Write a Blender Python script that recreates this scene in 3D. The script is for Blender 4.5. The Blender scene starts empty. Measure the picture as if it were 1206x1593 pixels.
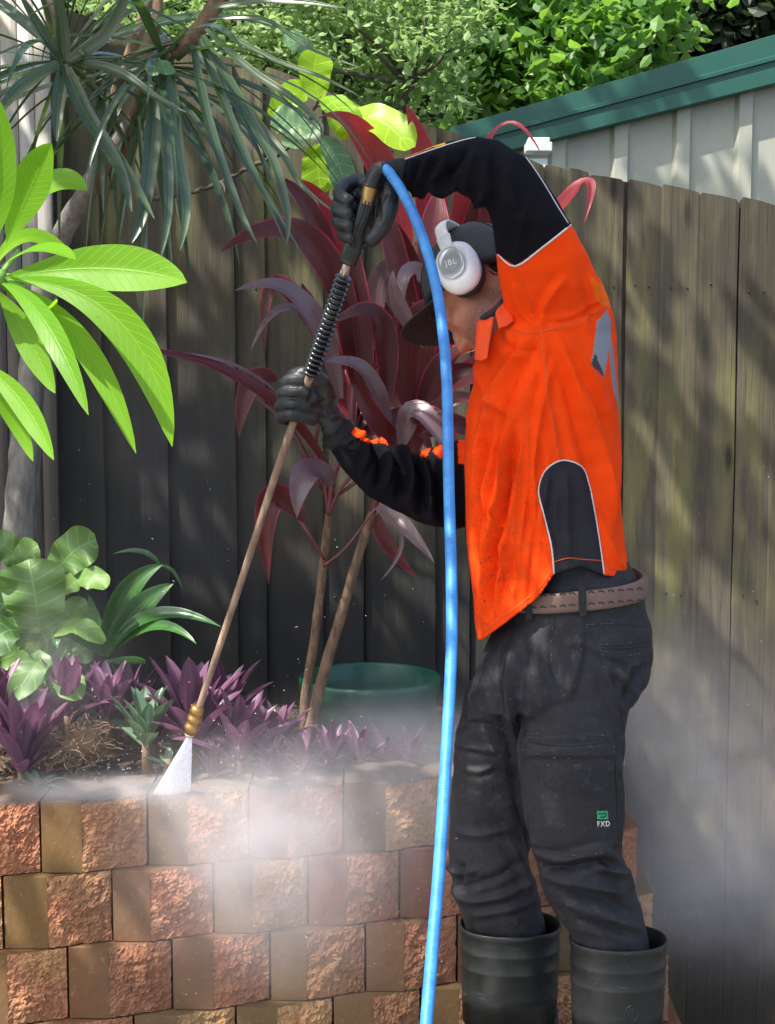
import bpy, bmesh, math, random
import numpy as np
from mathutils import Vector, Matrix, noise
from mathutils.bvhtree import BVHTree

random.seed(7)
rng = np.random.default_rng(7)
SC = bpy.context.scene
COL = SC.collection

# ------------------------------------------------------------------ camera
F = 2460.0                       # focal length in photo pixels
PITCH = math.radians(5.7)
CAMZ = 1.44
cam_d = bpy.data.cameras.new("camera")
cam_d.sensor_fit = 'VERTICAL'
cam_d.sensor_height = 36.0
cam_d.lens = F / 1593.0 * 36.0
cam_d.clip_start = 0.05
cam_d.clip_end = 400
cam = bpy.data.objects.new("camera", cam_d)
COL.objects.link(cam)
cam.location = (0, 0, CAMZ)
cam.rotation_euler = (math.radians(90) - PITCH, 0, 0)
SC.camera = cam

# ------------------------------------------------------------------ light
SUN = Vector((-0.42, -0.34, 0.84)).normalized()      # towards the sun
world = bpy.data.worlds.new("World")
SC.world = world
world.use_nodes = True
wn = world.node_tree
for n in list(wn.nodes):
    wn.nodes.remove(n)
wo = wn.nodes.new('ShaderNodeOutputWorld')
bg = wn.nodes.new('ShaderNodeBackground')
sky = wn.nodes.new('ShaderNodeTexSky')
sky.sky_type = 'NISHITA'
sky.sun_disc = False
sky.sun_elevation = math.asin(SUN.z)
sky.sun_rotation = math.atan2(SUN.x, SUN.y)
sky.air_density = 1.0
sky.dust_density = 3.0
sky.ozone_density = 1.0
bg.inputs['Strength'].default_value = 0.15
wn.links.new(sky.outputs[0], bg.inputs[0])
wn.links.new(bg.outputs[0], wo.inputs[0])
sun_d = bpy.data.lights.new("sun", 'SUN')
sun_d.energy = 4.2
sun_d.angle = math.radians(0.6)
sun_d.color = (1.0, 0.95, 0.87)
sun = bpy.data.objects.new("sun", sun_d)
COL.objects.link(sun)
sun.rotation_euler = SUN.to_track_quat('Z', 'Y').to_euler()
SC.view_settings.view_transform = 'Standard'
SC.view_settings.look = 'None'
SC.view_settings.gamma = 1.0
SC.view_settings.exposure = 1.2
SC.cycles.max_bounces = 8
SC.cycles.transparent_max_bounces = 12
SC.cycles.volume_step_rate = 1.0
SC.cycles.volume_max_steps = 64
SC.cycles.volume_bounces = 2
SC.cycles.sample_clamp_indirect = 8
SC.cycles.use_denoising = True

# ------------------------------------------------------------------ helpers
cp, sp = math.cos(PITCH), math.sin(PITCH)
CAM = Vector((0, 0, CAMZ))
FW, UPV, RT = Vector((0, cp, -sp)), Vector((0, sp, cp)), Vector((1, 0, 0))

def ray(px, py):
    return FW + RT * ((px - 603.0) / F) + UPV * ((796.5 - py) / F)

def P(px, py, Y):
    """point of the place at depth Y seen in direction (px,py)"""
    d = ray(px, py)
    return CAM + d * (Y / d.y)

def proj(co):
    """world (n,3) array -> photo pixel arrays"""
    r = co - np.array([0, 0, CAMZ])
    z = r[:, 1] * cp - r[:, 2] * sp
    v = r[:, 1] * sp + r[:, 2] * cp
    return 603 + F * r[:, 0] / z, 796.5 - F * v / z

def empty(name, loc, label=None, cat=None, group=None, kind=None):
    o = bpy.data.objects.new(name, None)
    o.empty_display_size = 0.1
    COL.objects.link(o)
    o.location = loc
    tag(o, label, cat, group, kind)
    return o

def tag(o, label=None, cat=None, group=None, kind=None):
    if label: o['label'] = label
    if cat: o['category'] = cat
    if group: o['group'] = group
    if kind: o['kind'] = kind
    return o

def link(name, me, mats=None, parent=None, smooth=True):
    if mats is not None:
        if not isinstance(mats, (list, tuple)): mats = [mats]
        for m in mats: me.materials.append(m)
    if smooth:
        me.polygons.foreach_set('use_smooth', [True] * len(me.polygons))
    me.update()
    o = bpy.data.objects.new(name, me)
    COL.objects.link(o)
    if parent is not None:
        o.parent = parent
        o.matrix_parent_inverse = Matrix.Translation(-parent.location)
    return o

class MB:
    def __init__(s):
        s.v, s.f, s.uv, s.mi = [], [], [], []
    def add(s, vs, fs, uvs=None, mi=0):
        b = len(s.v)
        s.v.extend([tuple(v) for v in vs])
        for k, f in enumerate(fs):
            s.f.append(tuple(b + i for i in f))
            s.mi.append(mi)
            if uvs is None: s.uv.extend([(0, 0)] * len(f))
            else: s.uv.extend([uvs[i] for i in f])
    def mesh(s, name):
        me = bpy.data.meshes.new(name)
        me.from_pydata(s.v, [], s.f)
        uvl = me.uv_layers.new(name='UVMap')
        uvl.data.foreach_set('uv', np.array(s.uv, dtype=np.float32).ravel())
        me.polygons.foreach_set('material_index', s.mi)
        return me
    def build(s, name, mats, parent=None, smooth=True):
        return link(name, s.mesh(name), mats, parent, smooth)
    def box(s, c, h, mi=0, R=None):
        vs = []
        for x in (-1, 1):
            for y in (-1, 1):
                for z in (-1, 1):
                    p = Vector((x * h[0], y * h[1], z * h[2]))
                    if R is not None: p = R @ p
                    vs.append(Vector(c) + p)
        s.add(vs, [(0, 1, 3, 2), (4, 6, 7, 5), (0, 4, 5, 1), (2, 3, 7, 6), (0, 2, 6, 4), (1, 5, 7, 3)], None, mi)
    def tube(s, pts, rad, n=10, mi=0, caps=True, ref=None, flat=1.0):
        pts = [Vector(p) for p in pts]
        N = len(pts)
        if not isinstance(rad, (list, tuple)): rad = [rad] * N
        T = []
        for i in range(N):
            a = pts[max(i - 1, 0)]; b = pts[min(i + 1, N - 1)]
            t = (b - a)
            T.append(t.normalized() if t.length > 1e-9 else Vector((0, 0, 1)))
        u = (ref or (Vector((0, 1, 0)) if abs(T[0].y) < .9 else Vector((1, 0, 0))))
        u = (u - T[0] * u.dot(T[0])).normalized()
        vs, uvs, L = [], [], 0
        for i in range(N):
            u = (u - T[i] * u.dot(T[i]))
            if u.length < 1e-6: u = T[i].orthogonal()
            u.normalize()
            w = T[i].cross(u)
            if i: L += (pts[i] - pts[i - 1]).length
            for k in range(n):
                a = 2 * math.pi * k / n
                vs.append(pts[i] + u * (math.cos(a) * rad[i]) + w * (math.sin(a) * rad[i] * flat))
                uvs.append((k / n, L))
        fs = []
        for i in range(N - 1):
            for k in range(n):
                k2 = (k + 1) % n
                fs.append((i * n + k, i * n + k2, (i + 1) * n + k2, (i + 1) * n + k))
        if caps:
            fs.append(tuple(reversed(range(n))))
            fs.append(tuple((N - 1) * n + k for k in range(n)))
        s.add(vs, fs, uvs, mi)
    def sections(s, secs, n=28, mi=0, caps=True):
        """secs: list of (C, A, B, e): superellipse rings"""
        vs = []
        for (C, A, B, e) in secs:
            for k in range(n):
                a = 2 * math.pi * k / n
                c, d = math.cos(a), math.sin(a)
                vs.append(C + A * (math.copysign(abs(c) ** (2 / e), c)) + B * (math.copysign(abs(d) ** (2 / e), d)))
        fs = []
        N = len(secs)
        for i in range(N - 1):
            for k in range(n):
                k2 = (k + 1) % n
                fs.append((i * n + k, i * n + k2, (i + 1) * n + k2, (i + 1) * n + k))
        if caps:
            fs.append(tuple(reversed(range(n))))
            fs.append(tuple((N - 1) * n + k for k in range(n)))
        s.add(vs, fs, [(0, 0)] * len(vs), mi)
    def ellipsoid(s, c, X, Y, Z, n=20, m=14, mi=0):
        vs, fs = [], []
        c = Vector(c)
        for j in range(1, m):
            th = math.pi * j / m
            for i in range(n):
                ph = 2 * math.pi * i / n
                vs.append(c + X * (math.sin(th) * math.cos(ph)) + Y * (math.sin(th) * math.sin(ph)) + Z * math.cos(th))
        top = len(vs); vs.append(c + Z); vs.append(c - Z)
        for j in range(m - 2):
            for i in range(n):
                i2 = (i + 1) % n
                fs.append((j * n + i, (j + 1) * n + i, (j + 1) * n + i2, j * n + i2))
        for i in range(n):
            i2 = (i + 1) % n
            fs.append((top, i, i2))
            fs.append((top + 1, (m - 2) * n + i2, (m - 2) * n + i))
        s.add(vs, fs, [(0, 0)] * len(vs), mi)
    def leaf(s, base, mid, tip, width, nrm, nu=12, nv=4, fold=0.25, shape='lance', wave=0.0, mi=0, curl=0.0, twist=0.0):
        """leaf blade along a quadratic curve through mid; nrm = rough facing normal"""
        base, mid, tip = Vector(base), Vector(mid), Vector(tip)
        ctl = mid * 2 - (base + tip) * 0.5
        nrm = Vector(nrm).normalized()
        vs, uvs, fs = [], [], []
        ph = random.uniform(0, 6.28)
        for i in range(nu + 1):
            t = i / nu
            p = base * (1 - t) ** 2 + ctl * (2 * t * (1 - t)) + tip * t * t
            tg = (ctl - base) * (2 * (1 - t)) + (tip - ctl) * (2 * t)
            if tg.length < 1e-6: tg = tip - base
            tg.normalize()
            sd = tg.cross(nrm)
            if sd.length < 1e-4: sd = tg.orthogonal()
            sd.normalize()
            if twist:
                sd = Matrix.Rotation(twist * t, 3, tg) @ sd
            nn = sd.cross(tg).normalized()
            if shape == 'lance': w = (math.sin(math.pi * min(1, t * 0.97 + 0.03) ** 0.85)) ** 0.8
            elif shape == 'strap': w = min(1, 0.45 + t * 2.5) * (1 - t ** 3) ** 0.8
            elif shape == 'ovate': w = math.sin(math.pi * (t * 0.96 + 0.04) ** 0.7) ** 0.6
            elif shape == 'paddle': w = 0.12 + 0.9 * math.sin(math.pi * min(1, max(0, (t - .18) / .82)) ** 0.9) ** 0.75 if t > .18 else .12
            elif shape == 'fiddle': w = (0.55 + 0.45 * t) * math.sin(math.pi * (t * 0.94 + 0.05) ** 1.1) ** 0.45 + 0.06 * math.sin(t * 9)
            elif shape == 'obov': w = math.sin(math.pi * (t * 0.985 + 0.012) ** 1.35) ** 0.75
            else: w = 1
            if i == nu: w = 0.015 if shape not in ('fiddle',) else 0.25
            for j in range(nv + 1):
                q = j / nv * 2 - 1
                off = sd * (q * w * width * 0.5)
                h = fold * abs(q) * w * width * 0.5 - curl * (q * q) * w * width * .5
                if wave: h += wave * width * math.sin(t * 17 + ph + (1.6 if q > 0 else 0)) * abs(q) ** 1.5
                vs.append(p + off + nn * h)
                uvs.append((t, j / nv))
        for i in range(nu):
            for j in range(nv):
                a = i * (nv + 1) + j
                fs.append((a, a + 1, a + nv + 2, a + nv + 1))
        s.add(vs, fs, uvs, mi)

def catmull(pts, n=8):
    pts = [Vector(p) for p in pts]
    out = []
    for i in range(len(pts) - 1):
        p0 = pts[max(i - 1, 0)]; p1 = pts[i]; p2 = pts[i + 1]; p3 = pts[min(i + 2, len(pts) - 1)]
        for k in range(n):
            t = k / n
            out.append(0.5 * ((2 * p1) + (p2 - p0) * t + (2 * p0 - 5 * p1 + 4 * p2 - p3) * t * t + (3 * p1 - p0 - 3 * p2 + p3) * t ** 3))
    out.append(pts[-1])
    return out

def remeshed(mb, voxel, smooth=6, fac=0.5):
    me = mb.mesh('tmp')
    bm = bmesh.new(); bm.from_mesh(me)
    bmesh.ops.recalc_face_normals(bm, faces=bm.faces)
    bm.to_mesh(me); bm.free()
    o = bpy.data.objects.new('tmp', me)
    COL.objects.link(o)
    r = o.modifiers.new('r', 'REMESH'); r.mode = 'VOXEL'; r.voxel_size = voxel; r.adaptivity = 0
    if smooth:
        q = o.modifiers.new('s', 'SMOOTH'); q.factor = fac; q.iterations = smooth
    dg = bpy.context.evaluated_depsgraph_get()
    out = bpy.data.meshes.new_from_object(o.evaluated_get(dg))
    bpy.data.objects.remove(o)
    bpy.data.meshes.remove(me)
    return out

def coords(me):
    co = np.empty(len(me.vertices) * 3, dtype=np.float64); me.vertices.foreach_get('co', co)
    return co.reshape(-1, 3)

def normals(me):
    no = np.empty(len(me.vertices) * 3, dtype=np.float32); me.vertex_normals.foreach_get('vector', no)
    return no.reshape(-1, 3).astype(np.float64)

def set_coords(me, co):
    me.vertices.foreach_set('co', co.astype(np.float32).ravel()); me.update()

def seg_dist(x, y, pts):
    """distance of points to polyline and parameter 0..1 along it"""
    best = np.full(x.shape, 1e9); par = np.zeros(x.shape)
    n = len(pts) - 1
    for i in range(n):
        ax, ay = pts[i]; bx, by = pts[i + 1]
        dx, dy = bx - ax, by - ay
        t = np.clip(((x - ax) * dx + (y - ay) * dy) / (dx * dx + dy * dy + 1e-9), 0, 1)
        d = np.hypot(x - ax - t * dx, y - ay - t * dy)
        m = d < best
        best[m] = d[m]; par[m] = (i + t[m]) / n
    return best, par

def in_poly(x, y, poly):
    ins = np.zeros(x.shape, dtype=bool)
    n = len(poly)
    for i in range(n):
        x1, y1 = poly[i]; x2, y2 = poly[(i + 1) % n]
        c = ((y1 > y) != (y2 > y)) & (x < (x2 - x1) * (y - y1) / (y2 - y1 + 1e-12) + x1)
        ins ^= c
    return ins

def folds(me, lines, mask=None):
    """cloth folds: lines = (pts, amp_mm, width_px); displaces along the normal"""
    co = coords(me); no = normals(me)
    x, y = proj(co)
    d = np.zeros(len(co))
    for (pts, amp, w) in lines:
        ds, par = seg_dist(x, y, pts)
        taper = np.clip(np.minimum(par, 1 - par) * 4 + 0.15, 0, 1)
        g = 0.55 * np.exp(-(ds / w) ** 2) + 0.65 * np.exp(-np.abs(ds) / (w * .55)) - 0.35 * np.exp(-((ds - 2.0 * w) / w) ** 2)
        d += amp * 0.001 * g * taper
    if mask is not None: d *= mask
    set_coords(me, co + no * d[:, None])

def wobble(me, amp, scale, seed=0, aniso=(1, 1, 1)):
    co = coords(me); no = normals(me)
    d = np.zeros(len(co))
    r = np.random.default_rng(seed)
    for k in range(14):
        w = r.normal(size=3) * scale * np.array(aniso)
        d += np.sin(co @ w + r.uniform(0, 6.28)) / 14 ** 0.5
    set_coords(me, co + no * (d * amp)[:, None])

def bvh_of(me):
    bm = bmesh.new(); bm.from_mesh(me)
    t = BVHTree.FromBMesh(bm); bm.free()
    return t

def hit(bvh, px, py, off=0.0):
    d = ray(px, py).normalized()
    h = bvh.ray_cast(CAM, d)
    if h[0] is None: return None
    n = h[1]
    if n.dot(d) > 0: n = -n
    return h[0] + n * off

def trace(mb, bvh, pts, r, off=0.0, n=6, step=5.0, mi=0, flat=1.0):
    """a thin cord laid on a surface along a drawn path"""
    out = []
    for i in range(len(pts) - 1):
        a, b = pts[i], pts[i + 1]
        L = math.hypot(b[0] - a[0], b[1] - a[1])
        m = max(1, int(L / step))
        for k in range(m):
            t = k / m
            out.append((a[0] + (b[0] - a[0]) * t, a[1] + (b[1] - a[1]) * t))
    out.append(pts[-1])
    run = []
    for (x, y) in out:
        h = hit(bvh, x, y, off)
        if h is None or (run and (h - run[-1]).length > 0.05):
            if len(run) > 2: mb.tube(run, r, n, mi)
            run = [] if h is None else [h]
            continue
        run.append(h)
    if len(run) > 2: mb.tube(run, r, n, mi)

def smooth2(pts, n=5):
    q = catmull([Vector((a, b, 0)) for a, b in pts], n)
    return [(v.x, v.y) for v in q]

# ------------------------------------------------------------------ materials
class NT:
    def __init__(s, name):
        s.m = bpy.data.materials.new(name); s.m.use_nodes = True
        s.t = s.m.node_tree
        for n in list(s.t.nodes): s.t.nodes.remove(n)
        s.out = s.t.nodes.new('ShaderNodeOutputMaterial')
    def n(s, typ, ins=None, **kw):
        nd = s.t.nodes.new(typ)
        for k, v in kw.items(): setattr(nd, k, v)
        if ins:
            for k, v in ins.items():
                sock = nd.inputs[k]
                if hasattr(v, 'outputs'): s.t.links.new(v.outputs[0], sock)
                elif isinstance(v, bpy.types.NodeSocket): s.t.links.new(v, sock)
                else: sock.default_value = v
        return nd
    def coord(s, kind='Object', scale=(1, 1, 1), loc=(0, 0, 0)):
        tc = s.n('ShaderNodeTexCoord')
        return s.n('ShaderNodeMapping', {'Vector': tc.outputs[kind], 'Scale': scale, 'Location': loc})
    def noise(s, vec, scale, detail=4, rough=0.55, dist=0.0):
        return s.n('ShaderNodeTexNoise', {'Vector': vec, 'Scale': scale, 'Detail': detail, 'Roughness': rough, 'Distortion': dist})
    def ramp(s, fac, stops, interp='LINEAR'):
        r = s.n('ShaderNodeValToRGB')
        if hasattr(fac, 'outputs'): fac = fac.outputs[0]
        s.t.links.new(fac, r.inputs[0])
        cr = r.color_ramp; cr.interpolation = interp
        while len(cr.elements) < len(stops): cr.elements.new(0.5)
        for e, (p, c) in zip(cr.elements, stops):
            e.position = p
            e.color = (c, c, c, 1) if isinstance(c, (int, float)) else (*c, 1)
        return r
    def mix(s, f, a, b, mode='MIX'):
        m = s.n('ShaderNodeMix', data_type='RGBA', blend_type=mode)
        for sock, v in ((m.inputs[0], f), (m.inputs[6], a), (m.inputs[7], b)):
            if hasattr(v, 'outputs'):
                o = v.outputs[2] if v.bl_idname == 'ShaderNodeMix' else v.outputs[0]
                s.t.links.new(o, sock)
            elif isinstance(v, bpy.types.NodeSocket): s.t.links.new(v, sock)
            elif isinstance(v, (int, float)): sock.default_value = v
            else: sock.default_value = (*v, 1)
        return m
    def math(s, op, a, b=0.0, clamp=False):
        m = s.n('ShaderNodeMath', operation=op, use_clamp=clamp)
        for i, v in enumerate((a, b)):
            if hasattr(v, 'outputs'): s.t.links.new(v.outputs[0], m.inputs[i])
            elif isinstance(v, bpy.types.NodeSocket): s.t.links.new(v, m.inputs[i])
            else: m.inputs[i].default_value = v
        return m
    def bump(s, h, strength=0.3, dist=0.01, normal=None):
        ins = {'Height': h, 'Strength': strength, 'Distance': dist}
        if normal is not None: ins['Normal'] = normal
        return s.n('ShaderNodeBump', ins)
    def pbr(s, color, rough=0.6, normal=None, spec=0.5, metal=0.0, **kw):
        b = s.n('ShaderNodeBsdfPrincipled')
        if isinstance(color, (tuple, list)): b.inputs['Base Color'].default_value = (*color, 1)
        else:
            o = color.outputs[2] if getattr(color, 'bl_idname', '') == 'ShaderNodeMix' else (color.outputs[0] if hasattr(color, 'outputs') else color)
            s.t.links.new(o, b.inputs['Base Color'])
        if isinstance(rough, (int, float)): b.inputs['Roughness'].default_value = rough
        else: s.t.links.new(rough.outputs[0] if hasattr(rough, 'outputs') else rough, b.inputs['Roughness'])
        b.inputs['Specular IOR Level'].default_value = spec
        b.inputs['Metallic'].default_value = metal
        if normal is not None: s.t.links.new(normal.outputs[0], b.inputs['Normal'])
        for k, v in kw.items():
            b.inputs[k.replace('_', ' ')].default_value = v
        return b
    def done(s, sh):
        s.t.links.new(sh.outputs[0], s.out.inputs['Surface'])
        return s.m

def simple(name, color, rough=0.6, metal=0.0, spec=0.5, bump=0.0, bscale=60, var=0.15):
    t = NT(name)
    c = t.coord('Object')
    nz = t.noise(c, bscale, 4)
    nz2 = t.noise(c, bscale * 0.15, 4)
    cc = t.mix(t.ramp(nz2, [(0.3, 0.0), (0.7, 1.0)]), tuple(x * (1 - var) for x in color), tuple(min(1, x * (1 + var)) for x in color))
    rr = t.ramp(nz2, [(0.3, max(0, rough - 0.08)), (0.7, min(1, rough + 0.08))])
    nm = t.bump(nz, bump, 0.004) if bump else None
    return t.done(t.pbr(cc, rr, nm, spec, metal))

def leaf_mat(name, dark, light, trans, rough=0.4, veins=0.0, vein_n=14, spec=0.5, edge=None, tfac=0.45, island=0.5, mottling=0.3, parallel=False):
    t = NT(name)
    geo = t.n('ShaderNodeNewGeometry')
    rnd = geo.outputs['Random Per Island']
    c = t.coord('Object')
    nz = t.noise(c, 14, 3)
    f = t.math('ADD', t.math('MULTIPLY', rnd, island), t.math('MULTIPLY', nz, mottling), True)
    col = t.mix(f, dark, light)
    uv = t.n('ShaderNodeUVMap')
    sep = t.n('ShaderNodeSeparateXYZ', {'Vector': uv})
    av = t.math('ABSOLUTE', t.math('SUBTRACT', sep.outputs[1], 0.5))
    nrm = None
    if veins:
        mid = t.ramp(t.math('MULTIPLY', av, 2.0), [(0.0, 1.0), (0.05, 0.0)])
        if parallel:
            w = t.math('SINE', t.math('MULTIPLY', sep.outputs[1], vein_n * 6.28))
        else:
            w = t.math('SINE', t.math('MULTIPLY', t.math('SUBTRACT', sep.outputs[0], t.math('MULTIPLY', av, 0.28)), vein_n * 6.28))
        lat = t.ramp(w, [(0.86, 0.0), (1.0, 0.75)]) if not parallel else t.ramp(w, [(0.3, 0.0), (1.0, 0.35)])
        vm = t.math('MAXIMUM', mid, lat)
        col = t.mix(t.math('MULTIPLY', vm, veins), col, tuple(min(1, x * 1.8 + 0.03) for x in light))
        nrm = t.bump(vm, 0.25, 0.003)
    if edge is not None:
        e = t.math('MULTIPLY', t.ramp(t.math('MULTIPLY', av, 2.0), [(0.86, 0.0), (0.99, 1.0)]), t.ramp(nz, [(0.35, 0.15), (0.6, 1.0)]))
        col = t.mix(e, col, edge)
    br = t.noise(c, 38, 4, .6)
    col = t.mix(t.ramp(br, [(0.66, 0.0), (0.72, 0.6)]), col, tuple(x * .45 + .02 for x in (dark[0] * 1.6, dark[1], dark[2])))
    spk = t.noise(c, 220, 2)
    col = t.mix(t.ramp(spk, [(0.72, 0.0), (0.78, 0.5)]), col, tuple(x * 0.3 for x in dark))
    rr = t.ramp(nz, [(0.3, max(0.05, rough - 0.1)), (0.7, min(1, rough + 0.1))])
    b = t.pbr(col, rr, nrm, spec)
    tr = t.n('ShaderNodeBsdfTranslucent')
    tc = t.mix(0.65, col, trans)
    t.t.links.new(tc.outputs[2], tr.inputs['Color'])
    ms = t.n('ShaderNodeMixShader')
    ms.inputs[0].default_value = tfac
    t.t.links.new(b.outputs[0], ms.inputs[1]); t.t.links.new(tr.outputs[0], ms.inputs[2])
    return t.done(ms)

# ================================================================== SETTING
def mat_ground():
    t = NT('wet_path')
    c = t.coord('Object')
    n1 = t.noise(c, 3, 6); n2 = t.noise(c, 60, 4)
    col = t.mix(t.ramp(n1, [(0.35, 0.0), (0.65, 1.0)]), (0.10, 0.095, 0.085), (0.2, 0.185, 0.16))
    col = t.mix(t.math('MULTIPLY', n2, 0.4), col, (0.06, 0.055, 0.05))
    return t.done(t.pbr(col, 0.35, t.bump(n2, 0.3, 0.004)))
def mat_soil():
    t = NT('dark_mulch_soil')
    c = t.coord('Object')
    n1 = t.noise(c, 9, 6, 0.65); n2 = t.noise(c, 45, 5, 0.7)
    v = t.n('ShaderNodeTexVoronoi', {'Vector': c, 'Scale': 55.0})
    col = t.mix(t.ramp(n1, [(0.35, 0.0), (0.7, 1.0)]), (0.022, 0.016, 0.012), (0.07, 0.05, 0.035))
    col = t.mix(t.ramp(v, [(0.1, 0.5), (0.5, 0.0)]), col, (0.10, 0.07, 0.05))
    return t.done(t.pbr(col, 0.7, t.bump(t.math('ADD', n2, v), 0.8, 0.015)))
M_ground, M_soil = mat_ground(), mat_soil()

def grid_sheet(x0, x1, y0, y1, nx, ny, fz):
    mb = MB()
    vs = [(x0 + (x1 - x0) * i / nx, y0 + (y1 - y0) * j / ny) for j in range(ny + 1) for i in range(nx + 1)]
    vs = [(x, y, fz(x, y)) for x, y in vs]
    fs = [(j * (nx + 1) + i, j * (nx + 1) + i + 1, (j + 1) * (nx + 1) + i + 1, (j + 1) * (nx + 1) + i) for j in range(ny) for i in range(nx)]
    mb.add(vs, fs)
    return mb
def gz(x, y):
    s = min(1, max(0, (y - 3.2) / 0.8))
    return -0.8 * s * s * (3 - 2 * s)
o = grid_sheet(-60, 60, -20, 90, 120, 220, gz).build('ground', M_ground)
tag(o, kind='structure')

# ---- retaining wall ------------------------------------------------
BASE = [(-90, 3.17), (70, 3.205), (232, 3.25), (460, 3.32), (700, 3.40), (850, 3.46), (1000, 3.54), (1120, 3.62)]
def base_y(px):
    for (a, ya), (b, yb) in zip(BASE, BASE[1:]):
        if px <= b: return ya + (yb - ya) * (px - a) / (b - a)
    return BASE[-1][1]
def base_pt(px, dy=0):
    Y = base_y(px) + dy
    p = P(px, 1400, Y)
    return Vector((p.x, Y, 0))
WALL_TOP = 0.517
CH = 0.1530
def mat_block(rough):
    t = NT('split_face_block' if rough else 'smooth_face_block')
    geo = t.n('ShaderNodeNewGeometry'); rnd = geo.outputs['Random Per Island']
    c = t.coord('Object')
    wn = t.n('ShaderNodeTexWhiteNoise', {'W': rnd}, noise_dimensions='1D')
    n1 = t.noise(c, 7, 5, 0.6); n2 = t.noise(c, 80, 5, 0.7); n3 = t.noise(c, 3.2, 3)
    if rough:
        a, b, cc = (0.62, 0.35, 0.155), (0.57, 0.24, 0.13), (0.63, 0.44, 0.22)
    else:
        a, b, cc = (0.155, 0.085, 0.032), (0.17, 0.062, 0.038), (0.14, 0.088, 0.034)
    sel = t.math('ADD', t.math('MULTIPLY', wn.outputs[0], 0.55), t.math('MULTIPLY', n1, 0.95 if rough else 0.55), True)
    col = t.ramp(sel, [(0.28, cc), (0.52, a), (0.78, b)])
    col = t.mix(t.ramp(n3, [(0.42, 0.0), (0.68, 0.55)]), col, (0.14, 0.10, 0.065) if rough else (0.12, 0.085, 0.055))
    k = 1.0 if rough else 0.35
    col = t.mix(t.ramp(n2, [(0.34, 0.6 * k), (0.44, 0.0)]), col, (0.13, 0.07, 0.045))
    col = t.mix(t.ramp(n2, [(0.58, 0.0), (0.72, 0.6 * k)]), col, (0.62, 0.46, 0.30))
    # grime along the top of the cap course
    sep = t.n('ShaderNodeSeparateXYZ', {'Vector': c})
    g = t.math('MULTIPLY', t.ramp(t.math('ADD', sep.outputs[2], t.math('MULTIPLY', n1, 0.01)), [(0.515, 0.0), (0.521, 1.0)]), 0.8)
    col = t.mix(g, col, (0.12, 0.105, 0.09))
    v = t.noise(c, 150, 4, 0.75)
    h = t.math('ADD', t.math('MULTIPLY', n2, 1.0), t.math('MULTIPLY', v, 0.5))
    return t.done(t.pbr(col, 0.88, t.bump(h, 1.0 if rough else 0.25, 0.014 if rough else 0.002), 0.25))
M_rough, M_smooth = mat_block(True), mat_block(False)

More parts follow.
